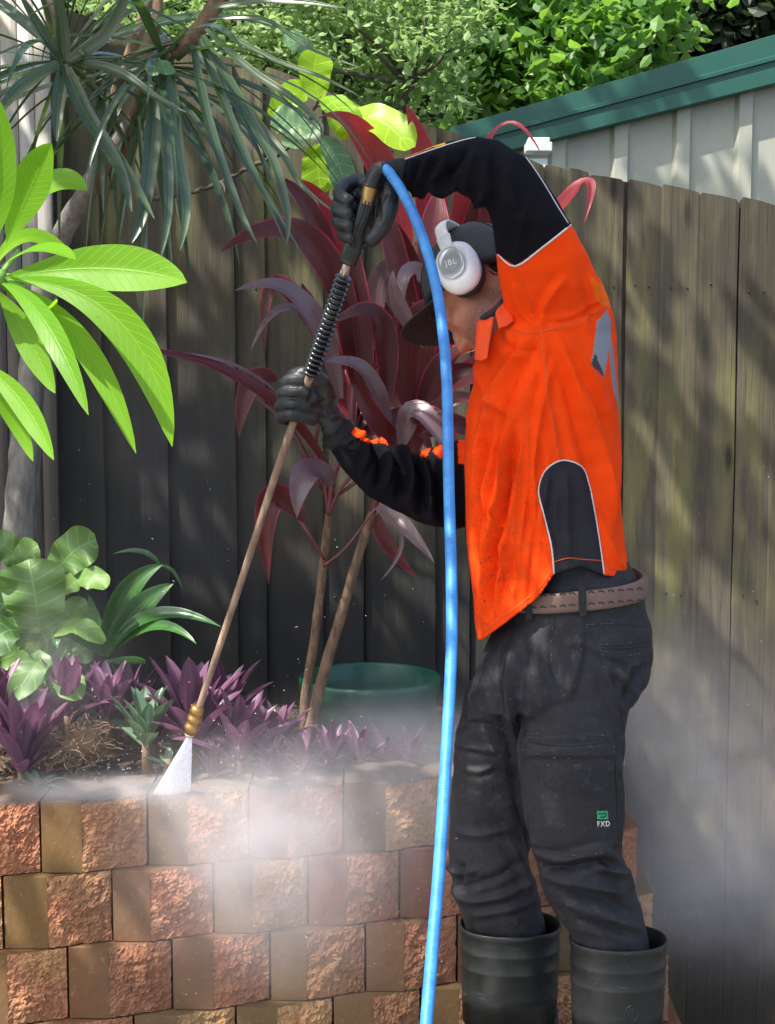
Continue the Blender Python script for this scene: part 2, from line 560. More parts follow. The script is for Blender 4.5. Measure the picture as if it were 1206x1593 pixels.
def block(mb, c0, zt, seed):
    """one trapezoid block: smooth facet then rough facet; c0=(p0,p1) plan end points"""
    r = random.Random(seed)
    p0, p1 = c0
    L = (p1 - p0).length
    a = L * r.uniform(0.36, 0.43)
    tdir = (p1 - p0).normalized()
    q0 = p0 + Vector((0.0015, r.uniform(-0.003, 0.003), 0))
    q1 = q0 + Vector((a, -0.002, 0))                      # smooth facet runs across
    q2 = p1 + Vector((-0.003, r.uniform(-0.004, 0.004), 0))
    zb = zt - CH + 0.002
    N = Vector((0, 1, 0))
    back = [q2 + N * 0.17, q0 + N * 0.17]
    def grid(A, B, nu, nv, amp, mi, chip):
        vs, uvs, fs = [], [], []
        d = (B - A); n = Vector((d.y, -d.x, 0)).normalized()
        for j in range(nv + 1):
            for i in range(nu + 1):
                u, v = i / nu, j / nv
                p = A + d * u; z = zb + (zt - zb) * v
                e = min(u, 1 - u) * L * 8; ev = min(v, 1 - v) * CH * 14
                q = Vector((p.x * 42, z * 42, seed * 3.1))
                h = (noise.fractal(q, 0.25, 2.3, 4) * 0.72 + noise.noise(q * 0.4) * 0.4)
                edge = min(1, min(e, ev))
                off = amp * (h * (0.35 + 0.65 * edge) + 0.9 * edge - 0.1)
                cz = 0
                if chip and v == 1: cz = -abs(noise.noise(Vector((p.x * 60, 0, seed)))) * 0.006
                if chip and v == 0: cz = abs(noise.noise(Vector((p.x * 60, 5, seed)))) * 0.003
                vs.append(p + n * off + Vector((0, 0, z + cz)))
        for j in range(nv):
            for i in range(nu):
                k = j * (nu + 1) + i
                fs.append((k, k + 1, k + nu + 2, k + nu + 1))
        return vs, fs
    rv, rf = grid(q1, q2, 34, 36, 0.0125, 0, True)
    sv, sf = grid(q0, q1, 10, 10, 0.0012, 1, False)
    b = len(mb.v)
    nr, ns = len(rv), len(sv)
    allv = rv + sv
    # weld smooth right column to rough left column by sharing the island through the cap face
    z0, z1 = zb, zt
    tv = [q0 + Vector((0, 0, z1)), q1 + Vector((0, 0, z1)), q2 + Vector((0, 0, z1)), back[0] + Vector((0, 0, z1)), back[1] + Vector((0, 0, z1))]
    bv = [v - Vector((0, 0, z1 - z0)) for v in tv]
    base = nr + ns
    topring = list(range(nr + 10 * 11, nr + 11 * 11)) + list(range(36 * 35, 37 * 35))
    botring = list(range(nr, nr + 11)) + list(range(0, 35))
    allv += [tv[3], tv[4], bv[3], bv[4]]
    fs = rf + [tuple(i + nr for i in f) for f in sf]
    n_r = len(rf); 
    fs.append(tuple(topring + [base, base + 1]))
    fs.append(tuple(reversed(botring + [base + 2, base + 3])))
    rtop, rbot = 36 * 35 + 34, 34
    ltop, lbot = nr + 110, nr
    rcol = [34 + 35 * j for j in range(37)]
    lcol = [nr + 11 * j for j in range(11)]
    fs.append(tuple(rcol + [base, base + 2]))
    fs.append(tuple(list(reversed(lcol)) + [base + 3, base + 1]))
    fs.append((base, base + 2, base + 3, base + 1))
    bb = len(mb.v)
    mb.v.extend([tuple(v) for v in allv])
    for k, f in enumerate(fs):
        mb.f.append(tuple(bb + i for i in f))
        mb.mi.append(0 if k < n_r else 1)
        mb.uv.extend([(0, 0)] * len(f))

wall = MB()
starts = {0: [-85, 66, 232, 389, 535, 690, 838, 962], 1: [-158, 5, 175, 333, 480, 622, 772, 893, 992],
          2: [-60, 104, 267, 420, 569, 712, 868, 1018], 3: [-115, 46, 205, 366, 518, 655, 800, 935, 1045],
          4: [-70, 80, 240, 400, 550, 700, 850, 980, 1065], 5: [-120, 30, 190, 350, 500, 650, 800, 930, 1085]}
for c, xs in starts.items():
    xs = [xs[0] - 158 * k for k in range(5, 0, -1)] + xs
    zt = WALL_TOP - CH * c
    for i in range(len(xs) - 1):
        block(wall, (base_pt(xs[i], -0.016 * c), base_pt(xs[i + 1], -0.016 * c)), zt, c * 20 + i + 1)
o = wall.build('retaining_wall', [M_rough, M_smooth], smooth=False)
tag(o, 'low curved retaining wall of tan and red split face concrete blocks', 'wall')

# ---- bed soil ------------------------------------------------------
def bed_z(x, y):
    return 0.477 + 0.02 * noise.noise(Vector((x * 5, y * 5, 0))) + 0.01 * noise.noise(Vector((x * 19, y * 19, 3)))
mb = MB()
nx, ny = 130, 40
vs = []
for j in range(ny + 1):
    for i in range(nx + 1):
        px = -840 + (985 + 840) * i / nx
        f = base_pt(px)
        y0 = f.y + 0.15
        y = y0 + (4.30 - y0) * j / ny
        vs.append((f.x + (y - y0) * f.x / f.y * 0.9, y, bed_z(f.x, y)))
fs = [(j * (nx + 1) + i, j * (nx + 1) + i + 1, (j + 1) * (nx + 1) + i + 1, (j + 1) * (nx + 1) + i) for j in range(ny) for i in range(nx)]
mb.add(vs, fs)
o = mb.build('garden_soil', M_soil)
tag(o, kind='structure')

# ---- fence -----------------------------------------------------------
def mat_wood(name, c1, c2, algae, wet, seed=0, rough=0.8):
    t = NT(name)
    geo = t.n('ShaderNodeNewGeometry'); rnd = geo.outputs['Random Per Island']
    tc = t.n('ShaderNodeTexCoord')
    off = t.n('ShaderNodeCombineXYZ', {'X': t.math('MULTIPLY', rnd, 37.0), 'Y': 0.0, 'Z': t.math('MULTIPLY', rnd, 11.0)})
    vec = t.n('ShaderNodeVectorMath', {0: tc.outputs['Object'], 1: off}, operation='ADD')
    g = t.n('ShaderNodeMapping', {'Vector': vec, 'Scale': (42, 42, 1.3)})
    g2 = t.n('ShaderNodeMapping', {'Vector': vec, 'Scale': (160, 160, 5)})
    big = t.n('ShaderNodeMapping', {'Vector': tc.outputs['Object'], 'Scale': (2.2, 2.2, 0.8), 'Location': (seed, 0, 0)})
    n1 = t.noise(g, 1.0, 6, 0.6, 0.6); n2 = t.noise(g2, 1.0, 4, 0.7); nb = t.noise(big, 1.0, 5, 0.6)
    streak = t.n('ShaderNodeMapping', {'Vector': vec, 'Scale': (14, 14, 1.6)})
    ns = t.noise(streak, 1.0, 5, 0.65, 0.4)
    col = t.mix(t.ramp(n1, [(0.30, 0.0), (0.72, 1.0)]), c1, c2)
    col = t.mix(t.math('MULTIPLY', rnd, 0.35), col, tuple(x * 0.55 for x in c1))
    col = t.mix(t.math('MULTIPLY', t.ramp(ns, [(0.44, 0.0), (0.60, 1.0)]), t.ramp(nb, [(0.38, 0.1), (0.58, 0.95)])), col, algae)
    wetm = t.ramp(nb, [(0.42, wet), (0.64, 0.0)])
    col = t.mix(wetm, col, tuple(x * 0.42 for x in c1))
    sepx = t.n('ShaderNodeSeparateXYZ', {'Vector': tc.outputs['Object']})
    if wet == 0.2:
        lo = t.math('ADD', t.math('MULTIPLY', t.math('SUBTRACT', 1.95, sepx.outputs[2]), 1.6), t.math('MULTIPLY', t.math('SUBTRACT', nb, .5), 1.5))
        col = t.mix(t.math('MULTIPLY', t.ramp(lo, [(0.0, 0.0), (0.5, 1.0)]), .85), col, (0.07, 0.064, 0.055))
    if wet > .7:
        # soaked boards where the spray has been: damp timber turns nearly black
        wn_ = t.math('MULTIPLY', t.math('SUBTRACT', nb, .5), 1.6)
        ex = t.math('ADD', t.math('MULTIPLY', t.math('SUBTRACT', -0.12, sepx.outputs[0]), 1.6), wn_)
        ez = t.math('ADD', t.math('MULTIPLY', t.math('SUBTRACT', 1.62, sepx.outputs[2]), 1.5), wn_)
        w1 = t.math('MULTIPLY', t.ramp(ex, [(0.0, 0.0), (0.45, 1.0)]), t.ramp(ez, [(0.0, 0.0), (0.5, 1.0)]))
        ez2 = t.math('ADD', t.math('MULTIPLY', t.math('SUBTRACT', 1.08, sepx.outputs[2]), 2.0), wn_)
        ex2 = t.math('ADD', t.math('MULTIPLY', t.math('SUBTRACT', 0.42, sepx.outputs[0]), 2.2), wn_)
        w2 = t.math('MULTIPLY', t.ramp(ez2, [(0.0, 0.0), (0.5, 1.0)]), t.ramp(ex2, [(0.0, 0.0), (0.4, 1.0)]))
        soak = t.math('MULTIPLY', t.math('MAXIMUM', w1, w2), .86)
        col = t.mix(soak, col, (0.016, 0.017, 0.020))
    # knots
    kn = t.n('ShaderNodeTexVoronoi', {'Vector': t.n('ShaderNodeMapping', {'Vector': vec, 'Scale': (9, 9, 2.4)}), 'Scale': 1.0})
    col = t.mix(t.ramp(kn, [(0.05, 0.85), (0.13, 0.0)]), col, (0.02, 0.015, 0.01))
    fine = t.noise(tc.outputs['Object'], 260, 3)
    col = t.mix(t.ramp(fine, [(0.66, 0.0), (0.74, 0.5)]), col, tuple(x * 0.35 for x in c1))
    h = t.math('ADD', t.math('MULTIPLY', n1, 0.8), t.math('MULTIPLY', n2, 0.6))
    return t.done(t.pbr(col, t.ramp(nb, [(0.4, rough - 0.22), (0.65, rough)]), t.bump(h, 0.75, 0.006), 0.3))
M_fence = mat_wood('weathered_paling', (0.072, 0.060, 0.042), (0.20, 0.168, 0.118), (0.21, 0.195, 0.075), 0.8)
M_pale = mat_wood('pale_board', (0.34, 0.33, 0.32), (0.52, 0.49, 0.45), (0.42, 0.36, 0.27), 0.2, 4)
M_rail = mat_wood('fence_rail', (0.05, 0.045, 0.035), (0.11, 0.095, 0.07), (0.08, 0.09, 0.03), 0.4, 9)

def ftop_px(px):
    pts = [(-300, -110), (370, 96), (640, 186), (840, 258), (1206, 322), (1500, 372)]
    for (a, ya), (b, yb) in zip(pts, pts[1:]):
        if px <= b: return ya + (yb - ya) * (px - a) / (b - a)
    return pts[-1][1]
def fy(px): return 4.34 if px > 840 else 4.34 - (840 - px) * 0.00022
fence_root = empty('paling_fence', (0.0, 4.35, 0.0), 'dark weathered timber paling fence with green algae streaks behind the worker', 'fence')
def paling(mb, xa, xb, seed, back=False):
    r = random.Random(seed)
    Y = fy((xa + xb) / 2) + (0.016 if back else 0) + r.uniform(-0.001, 0.001)
    A = P(xa, 400, Y); B = P(xb, 400, Y)
    ztA = P(xa, ftop_px(xa), Y).z + r.uniform(-0.006, 0.006); ztB = P(xb, ftop_px(xb), Y).z + r.uniform(-0.004, 0.004)
    if back: ztA -= .01; ztB -= .01
    n = 40
    th = 0.014
    vs, fs = [], []
    dog = 0.006
    lean = r.uniform(-0.006, 0.006)
    for i in range(n + 1):
        f = i / n
        for (x, zt) in ((A.x, ztA), (A.x + dog, ztA + .004), ((A.x + B.x) / 2, (ztA + ztB) / 2 + .006), (B.x - dog, ztB + .004), (B.x, ztB - 0.002)):
            z = -0.9 + (zt + 0.9) * f
            w = noise.noise(Vector((x * 3, seed, z * 2.2))) * 0.003
            cup = 0.0008 if x not in (A.x, B.x) else 0
            if i == n and x in (A.x, B.x): z -= 0.005
            vs.append((x + w + lean * f, Y - cup + noise.noise(Vector((seed, x * 2, z))) * 0.003, z))
    m = len(vs)
    vs += [(x, y + th, z) for (x, y, z) in vs]
    for i in range(n):
        for k in range(4):
            a = i * 5 + k
            fs.append((a, a + 1, a + 6, a + 5))
        fs.append((i * 5 + 4, m + i * 5 + 4, m + i * 5 + 9, i * 5 + 9))
        fs.append((m + i * 5, i * 5, i * 5 + 5, m + i * 5 + 5))
    for k in range(4):
        a = n * 5 + k
        fs.append((a, a + 1, m + a + 1, m + a))
        fs.append((m + k, m + k + 1, m + n * 5 + k + 1, m + n * 5 + k))
    mb.add(vs, fs)
edges = [-1500 + 64 * i for i in range(20)] + [-220, -180, -118, -60, 27, 157, 258, 365, 412, 500, 565, 677, 735, 792, 845, 882, 917, 972, 1027, 1088, 1149, 1206, 1262, 1320, 1380, 1440] + [1500 + 60 * i for i in range(20)]
mb = MB()
for i, (a, b) in enumerate(zip(edges, edges[1:])):
    paling(mb, a + random.uniform(0.1, 0.35), b - random.uniform(0.1, 0.6), i * 13 + 5)
for i in range(len(edges) - 2):
    paling(mb, (edges[i] * .25 + edges[i + 1] * .75), (edges[i + 1] * .75 + edges[i + 2] * .25), i * 7 + 400, True)
mb.build('paling', M_fence, fence_root, smooth=False)
mb = MB()
for z in (0.75, 1.6):
    mb.box((0.1, 4.40, z), (3.4, 0.022, 0.04))
mb.build('rail', M_rail, fence_root)
M_nail = simple('rusty_nail', (0.05, 0.03, 0.02), 0.6); NAILS = 0
for k in range(20, len(edges) - 22):
    for zz in (0.77, 1.62):
        for s in (0.3, 0.7):
            px = edges[k] * (1 - s) + edges[k + 1] * s
            p = P(px, 400, fy(px)); c = Vector((p.x, fy(px) - 0.003, zz + random.uniform(-.012, .012)))
            if random.random() < .8 and NAILS < 95:
                NAILS += 1; mb = MB(); mb.ellipsoid(c, Vector((.0035, 0, 0)), Vector((0, .0025, 0)), Vector((0, 0, .0035)), 6, 5); mb.build('nail', M_nail, fence_root)


# pale boards at the far left
t_root = MB()
for i in range(9):
    x0 = -147 + i * 26; x1 = x0 + 25
    Y = 4.06
    if i == 8: x1 = 84
    A, B = P(x0, 400, Y), P(x1, 400, Y)
    t_root.box(((A.x + B.x) / 2, Y + random.uniform(-.003, .003), 1.50), ((B.x - A.x) / 2 - .0008, .01, 1.07))
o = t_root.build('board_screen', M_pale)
tag(o, 'pale grey vertical board screen behind the strappy leaves', 'screen')

# ---- shed --------------------------------------------------------------
def mat_metal_paint(name, c, rough=0.45, dirt=0.3):
    t = NT(name)
    co = t.coord('Object')
    n1 = t.noise(co, 2.5, 5, 0.6); n2 = t.noise(co, 40, 4)
    st = t.coord('Object', (9, 9, 0.7)); n3 = t.noise(st, 1.0, 4)
    col = t.mix(t.math('MULTIPLY', t.ramp(n1, [(0.4, 0.0), (0.7, 1.0)]), dirt), c, tuple(x * 0.6 for x in c))
    col = t.mix(t.math('MULTIPLY', t.ramp(n3, [(0.5, 0.0), (0.75, 1.0)]), dirt), col, tuple(x * 0.5 + 0.03 for x in c))
    return t.done(t.pbr(col, t.ramp(n2, [(0.3, rough - .1), (0.7, rough + .1)]), t.bump(n1, 0.05, 0.01)))
M_green = mat_metal_paint('green_sheet_metal', (0.012, 0.085, 0.060), 0.45)
M_beige = mat_metal_paint('beige_wall_sheet', (0.36, 0.37, 0.30), 0.5)
SY = 5.4
shed = empty('garden_shed', tuple(P(1100, 400, SY + 0.3) * 1.0)[:2] + (-0.3,), 'beige ribbed metal shed with a sloping green roof edge behind the fence', 'shed')
def sh_top(px): return 200 + (px - 700) * (55 - 200) / (1206 - 700)
def sh_bot(px): return 226 + (px - 828) * (131 - 226) / (1206 - 828)
mb = MB()
prof_x = []
x = 690
k = 0
vs = []
while x < 2600:
    for dx, dy in ((0, 0), (66, 0), (72, -0.022), (92, -0.022), (97, 0)):
        prof_x.append((x + dx, SY + dy))
    x += 97
for (px, Y) in prof_x:
    p = P(px, sh_bot(px) - 25, SY)
    vs.append((p.x, Y, -0.5)); vs.append((p.x, Y, p.z))
fs = [(2 * i, 2 * i + 2, 2 * i + 3, 2 * i + 1) for i in range(len(prof_x) - 1)]
mb.add(vs, fs)
wl = mb.build('wall', M_beige, shed, smooth=False)
so = wl.modifiers.new('s', 'SOLIDIFY'); so.thickness = 0.004
mb = MB()
# barge board in three folded strips
def strip(f0, f1, Y0, Y1):
    vs = []
    for px in (690, 1500):
        ta, bo = sh_top(px), sh_bot(px)
        for f, Y in ((f0, Y0), (f1, Y1)):
            p = P(px, ta + (bo - ta) * f, SY - 0.05); vs.append((p.x, Y, p.z))
    return vs
prof = [(0.0, SY + 0.4), (0.0, SY - 0.05), (0.42, SY - 0.05), (0.44, SY - 0.062), (0.50, SY - 0.062), (0.52, SY - 0.05), (0.66, SY - 0.05), (0.68, SY - 0.06), (0.97, SY - 0.06), (1.0, SY - 0.055), (1.0, SY - 0.01)]
vs = []
for px in (700, 2600):
    ta, bo = sh_top(px), sh_bot(px)
    for f, Y in prof:
        p = P(px, ta + (bo - ta) * f, SY - 0.05); vs.append((p.x, Y, p.z))
n = len(prof)
mb.add(vs, [(i, i + n, i + n + 1, i + 1) for i in range(n - 1)])
bb = mb.build('barge_board', M_green, shed, smooth=False)
so = bb.modifiers.new('s', 'SOLIDIFY'); so.thickness = 0.003
mb = MB()
A = P(700, sh_top(700), SY - 0.05); B = P(2600, sh_top(2600), SY - 0.05)
mb.add([(A.x, SY - .04, A.z + .004), (B.x, SY - .04, B.z + .004), (B.x, SY + 2.2, B.z + .004), (A.x, SY + 2.2, A.z + .004)], [(0, 1, 2, 3)])
rf = mb.build('roof', M_green, shed)
so = rf.modifiers.new('s', 'SOLIDIFY'); so.thickness = 0.02
# white post with cap in front of the shed
pr = empty('fence_post', tuple(P(836, 300, 4.46))[:2] + (-0.3,), 'white plastic post with a flat cap poking above the fence', 'post')
M_pvc = simple('grey_white_plastic', (0.50, 0.55, 0.52), 0.4, bump=0.05)
p0 = P(836, 240, 4.46)
mb = MB(); mb.box((p0.x, 4.46, p0.z / 2 - .2), (0.026, 0.026, p0.z / 2 + .185)); a = mb.build('post', M_pvc, pr, False)
mb = MB(); pc = P(837, 231, 4.46)
mb.box((pc.x, 4.455, pc.z), (0.036, 0.036, 0.013)); mb.box((pc.x, 4.455, pc.z + .0195), (0.030, 0.030, 0.0065))
a = mb.build('cap', M_pvc, pr, False); bv = a.modifiers.new('b', 'BEVEL'); bv.width = .003; bv.segments = 2

# ---- background trees ---------------------------------------------------
def bark(name, c1, c2, scale=30):
    t = NT(name)
    c = t.coord('Object', (1, 1, 0.3)); n1 = t.noise(c, scale, 6, 0.7)
    return t.done(t.pbr(t.mix(t.ramp(n1, [(0.35, 0.0), (0.65, 1.0)]), c1, c2), 0.9, t.bump(n1, 0.9, 0.01)))
M_bark = bark('tree_bark', (0.035, 0.028, 0.02), (0.11, 0.09, 0.065))
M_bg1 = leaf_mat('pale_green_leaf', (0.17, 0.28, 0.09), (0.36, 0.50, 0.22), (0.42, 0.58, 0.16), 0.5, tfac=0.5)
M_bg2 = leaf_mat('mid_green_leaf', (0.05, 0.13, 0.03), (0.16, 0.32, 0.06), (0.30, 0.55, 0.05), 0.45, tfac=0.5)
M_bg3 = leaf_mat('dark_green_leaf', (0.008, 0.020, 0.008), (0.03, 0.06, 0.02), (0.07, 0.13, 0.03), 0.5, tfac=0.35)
def crown(mb, blobs, n, size, seed, clump=0.16):
    r = random.Random(seed)
    vols = [b[3] * b[4] * b[5] for b in blobs]
    cl = []
    for i in range(n // 22):
        b = r.choices(blobs, vols)[0]
        while True:
            v = Vector((r.uniform(-1, 1), r.uniform(-1, 1), r.uniform(-1, 1)))
            if 0.15 < v.length < 1: break
        cl.append((Vector((b[0] + v.x * b[3], b[1] + v.y * b[4], b[2] + v.z * b[5])), r.uniform(.6, 1.3)))
    for c, s in cl:
        ax = Vector((r.gauss(0, 1), r.gauss(0, 1), r.gauss(-.1, .6))).normalized()
        for k in range(22):
            q = r.uniform(-1, 1)
            p = c + ax * (q * clump * 1.3 * s) + Vector((r.gauss(0, 1), r.gauss(0, 1), r.gauss(0, .8))) * clump * 0.35 * s
            d = (ax * r.uniform(.2, 1) + Vector((r.gauss(0, 1), r.gauss(0, 1), r.gauss(-.35, .7))) * .8).normalized()
            nn = Vector((r.gauss(0, .6), r.gauss(-.2, .6), 1)).normalized()
            sd = d.cross(nn)
            if sd.length < .1: continue
            sd.normalize()
            L = size * r.uniform(.6, 1.3); w = L * r.uniform(.24, .33)
            up = sd.cross(d) * (L * .08)
            mb.add([p, p + d * L * .35 + sd * w - up, p + d * L * .7 + sd * w * .8 - up, p + d * L, p + d * L * .7 - sd * w * .8 - up, p + d * L * .35 - sd * w - up, p + d * L * .5 + up * .4],
                   [(0, 1, 6), (1, 2, 6), (2, 3, 6), (3, 4, 6), (4, 5, 6), (5, 0, 6)], [(0, .5), (.35, 1), (.7, .9), (1, .5), (.7, .1), (.35, 0), (.5, .5)])
    return cl
def limb_to(mb, a, b, r0, r1, seed):
    r = random.Random(seed)
    m = [a + (b - a) * t + Vector((r.uniform(-.1, .1), r.uniform(-.1, .1), r.uniform(-.05, .05))) * (b - a).length * .4 * math.sin(t * 3.14) for t in (0, .25, .5, .75, 1)]
    pts = catmull(m, 4); N = len(pts)
    mb.tube(pts, [r0 + (r1 - r0) * i / (N - 1) for i in range(N)], 7)
def tree(label, base, blobs, n, size, mleaf, seed, clump=.16, tr=.12):
    root = empty('garden_tree', base, label, 'tree', 'trees beyond the fence')
    mb = MB(); cl = crown(mb, blobs, n, size, seed, clump)
    mb.build('crown', mleaf, root, False)
    tb = MB(); B = Vector(base); r = random.Random(seed + 1)
    c = Vector((sum(b[0] for b in blobs) / len(blobs), sum(b[1] for b in blobs) / len(blobs), sum(b[2] for b in blobs) / len(blobs)))
    fork = B + (c - B) * .5
    limb_to(tb, B, fork, tr, tr * .7, seed)
    for b in blobs:
        bc = Vector(b[:3]); limb_to(tb, fork, bc, tr * .45, tr * .15, seed + int(b[0] * 10))
    for (p, s) in r.sample(cl, min(70, len(cl))):
        b = min(blobs, key=lambda q: (Vector(q[:3]) - p).length)
        limb_to(tb, Vector(b[:3]), p, tr * .12, .006, r.randint(0, 999))
    tb.build('trunk', M_bark, root)
    return root
def blob(px, py, Y, rx, ry, rz):
    p = P(px, py, Y); return (p.x, p.y, p.z, rx, ry, rz)
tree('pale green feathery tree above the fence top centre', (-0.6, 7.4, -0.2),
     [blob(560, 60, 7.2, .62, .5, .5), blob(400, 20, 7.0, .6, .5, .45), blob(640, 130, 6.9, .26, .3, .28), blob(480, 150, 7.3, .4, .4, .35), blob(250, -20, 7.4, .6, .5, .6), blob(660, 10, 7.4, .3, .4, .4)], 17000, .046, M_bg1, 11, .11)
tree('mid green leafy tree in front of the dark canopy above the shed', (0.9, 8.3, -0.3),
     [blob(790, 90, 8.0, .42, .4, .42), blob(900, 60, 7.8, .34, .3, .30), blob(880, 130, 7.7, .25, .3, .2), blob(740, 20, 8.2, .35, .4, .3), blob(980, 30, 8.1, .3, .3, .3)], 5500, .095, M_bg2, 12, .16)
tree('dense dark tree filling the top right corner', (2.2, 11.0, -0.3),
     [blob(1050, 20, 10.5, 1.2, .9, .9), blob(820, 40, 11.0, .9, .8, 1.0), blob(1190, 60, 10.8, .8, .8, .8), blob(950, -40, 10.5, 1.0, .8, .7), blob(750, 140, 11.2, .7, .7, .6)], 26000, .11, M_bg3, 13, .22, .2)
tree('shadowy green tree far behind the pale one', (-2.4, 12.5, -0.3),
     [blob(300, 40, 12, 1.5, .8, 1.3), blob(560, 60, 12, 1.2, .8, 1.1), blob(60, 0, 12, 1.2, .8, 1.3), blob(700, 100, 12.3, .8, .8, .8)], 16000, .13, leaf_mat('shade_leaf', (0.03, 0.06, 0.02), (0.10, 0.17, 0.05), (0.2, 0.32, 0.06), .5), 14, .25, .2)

tree('bushy green tree beyond the fence left of the yard', (-5.6, 9.5, -0.8),
     [(-4.6, 9.0, 3.2, 1.4, 1, 1.3), (-3.2, 9.2, 3.4, 1.0, .8, 1.2), (-5.8, 9.4, 2.6, 1.2, 1, 1.2)], 5000, .13, M_bg2, 15, .25, .15)
tree('bushy green tree beyond the shed right of the yard', (6.0, 13.0, -0.8),
     [(5.0, 12.6, 4.2, 1.6, 1, 1.5), (6.6, 13, 3.8, 1.4, 1, 1.5), (3.6, 12.8, 4.6, 1.2, 1, 1.2)], 5000, .14, M_bg2, 16, .25, .18)

# ================================================================== PLANTS
M_plum = leaf_mat('frangipani_leaf', (0.10, 0.27, 0.012), (0.20, 0.42, 0.018), (0.36, 0.70, 0.012), 0.45, spec=.3, veins=0.30, vein_n=17, tfac=0.5, island=.5)
M_strap = leaf_mat('strap_leaf', (0.010, 0.030, 0.014), (0.050, 0.095, 0.030), (0.16, 0.30, 0.05), 0.30, veins=0.5, vein_n=3, spec=0.9, tfac=0.2, parallel=True, edge=(0.10, 0.13, 0.05))
M_ti = leaf_mat('plum_leaf', (0.040, 0.009, 0.010), (0.115, 0.020, 0.020), (0.34, 0.035, 0.035), 0.36, veins=0.15, vein_n=9, spec=0.45, tfac=0.25, parallel=True, edge=(0.50, 0.03, 0.10), island=.8)
M_tired = leaf_mat('young_red_leaf', (0.16, 0.018, 0.022), (0.30, 0.03, 0.04), (0.75, 0.05, 0.06), 0.32, veins=0.25, vein_n=9, spec=0.7, tfac=0.45, parallel=True, edge=(0.75, 0.03, 0.14), island=.8)
M_tipale = leaf_mat('faded_leaf', (0.10, 0.05, 0.065), (0.20, 0.13, 0.14), (0.24, 0.11, 0.10), 0.30, veins=0.3, vein_n=9, spec=0.8, tfac=0.25, parallel=True, edge=(0.25, 0.04, 0.08), island=.8)  # dry pale leaves, with the lilac sheen of some put into the colour
M_fig = leaf_mat('fig_leaf', (0.16, 0.34, 0.015), (0.34, 0.55, 0.02), (0.60, 0.88, 0.015), 0.4, veins=0.5, vein_n=6, tfac=0.5, island=.9)
M_figd = leaf_mat('fig_leaf_shaded', (0.06, 0.14, 0.06), (0.13, 0.24, 0.10), (0.2, 0.35, 0.05), 0.4, veins=0.6, vein_n=6, tfac=0.25, island=.9)  # darker, greyer copy of the fig leaf, shade put into its colour
M_philo = leaf_mat('lobed_leaf', (0.04, 0.11, 0.04), (0.15, 0.27, 0.06), (0.22, 0.38, 0.05), 0.45, veins=0.5, vein_n=6, tfac=0.3, island=1.0)
M_brom = leaf_mat('glossy_green_strap', (0.025, 0.085, 0.02), (0.07, 0.19, 0.04), (0.12, 0.28, 0.04), 0.25, veins=0.3, vein_n=3, spec=0.8, tfac=0.2, parallel=True)
M_rhoeo = leaf_mat('purple_leaf', (0.05, 0.022, 0.040), (0.27, 0.12, 0.215), (0.34, 0.12, 0.25), 0.35, veins=0.3, vein_n=3, spec=0.7, tfac=0.3, parallel=True, island=.9)
M_silver = leaf_mat('silver_green_leaf', (0.05, 0.12, 0.06), (0.22, 0.32, 0.20), (0.15, 0.25, 0.1), 0.35, veins=0.7, vein_n=2, spec=0.7, tfac=0.15, parallel=True)
M_dry = simple('dry_root', (0.20, 0.13, 0.08), 0.9, bump=.3)
M_cane = bark('ringed_cane', (0.10, 0.06, 0.035), (0.28, 0.18, 0.11), 55)
M_redcane = simple('red_stalk', (0.14, 0.035, 0.04), 0.45)
M_greenstalk = simple('green_stalk', (0.16, 0.30, 0.06), 0.5)
M_greybark = bark('grey_bark', (0.09, 0.08, 0.07), (0.28, 0.26, 0.23), 22)

WS = 0.86
def LF(mb, pts, w, Y=(3.5, 3.5, 3.5), n=(0.0, -1, 0.5), **k):
    """leaf from photo points; w in photo pixels"""
    if not isinstance(Y, tuple): Y = (Y, Y, Y)
    q = [P(p[0], p[1], y) for p, y in zip(pts, Y)]
    w = w * WS
    mb.leaf(q[0], q[1], q[2], w * Y[1] / F, n, **k)

def ringed(mb, pts, r, n=10, ring=0.012, amp=.06, rad=None):
    P_ = catmull(pts, 24); N = len(P_)
    L = 0; rr = []
    for i in range(N):
        if i: L += (P_[i] - P_[i - 1]).length
        ph = (L / ring) % 1
        rr.append((r if rad is None else r + (rad - r) * i / (N - 1)) * (1 + amp * (1 - 2 * abs(ph - .5)) + .05 * math.sin(L * 61)))
    mb.tube(P_, rr, n)

# ---- frangipani, left foreground -------------------------------------------
root = empty('frangipani_branch', tuple(P(-60, 470, 2.35)), 'bright green frangipani branch with broad veined leaves at the left edge', 'plant')
mb = MB()
kw = dict(nu=20, nv=8, shape='obov', fold=.22, wave=.012)
LF(mb, [(5, 432), (160, 418), (291, 440)], 88, (2.3, 2.28, 2.22), (0.1, -1, .25), **kw)
LF(mb, [(2, 415), (60, 388), (118, 404)], 40, (2.3, 2.2, 2.1), (.2, -1, .8), **kw)
LF(mb, [(10, 380), (45, 300), (80, 222)], 72, (2.36, 2.34, 2.3), (.1, -1, .3), **kw)
LF(mb, [(-25, 400), (-2, 290), (-6, 148)], 66, (2.3, 2.26, 2.22), (0, -1, .2), **kw)
LF(mb, [(20, 340), (80, 285), (136, 296)], 48, (2.42, 2.42, 2.4), (0, -1, .5), **kw)
LF(mb, [(-5, 440), (60, 480), (88, 465)], 26, (2.32, 2.3, 2.2), (0, -1, .9), **kw)
LF(mb, [(10, 434), (185, 500), (268, 695)], 70, (2.3, 2.25, 2.2), (-.45, -1, .4), **kw)
LF(mb, [(5, 438), (125, 530), (212, 706)], 46, (2.32, 2.28, 2.22), (-.5, -1, .45), **kw)
LF(mb, [(0, 440), (70, 500), (138, 646)], 46, (2.3, 2.2, 2.12), (-.5, -1, .5), **kw)
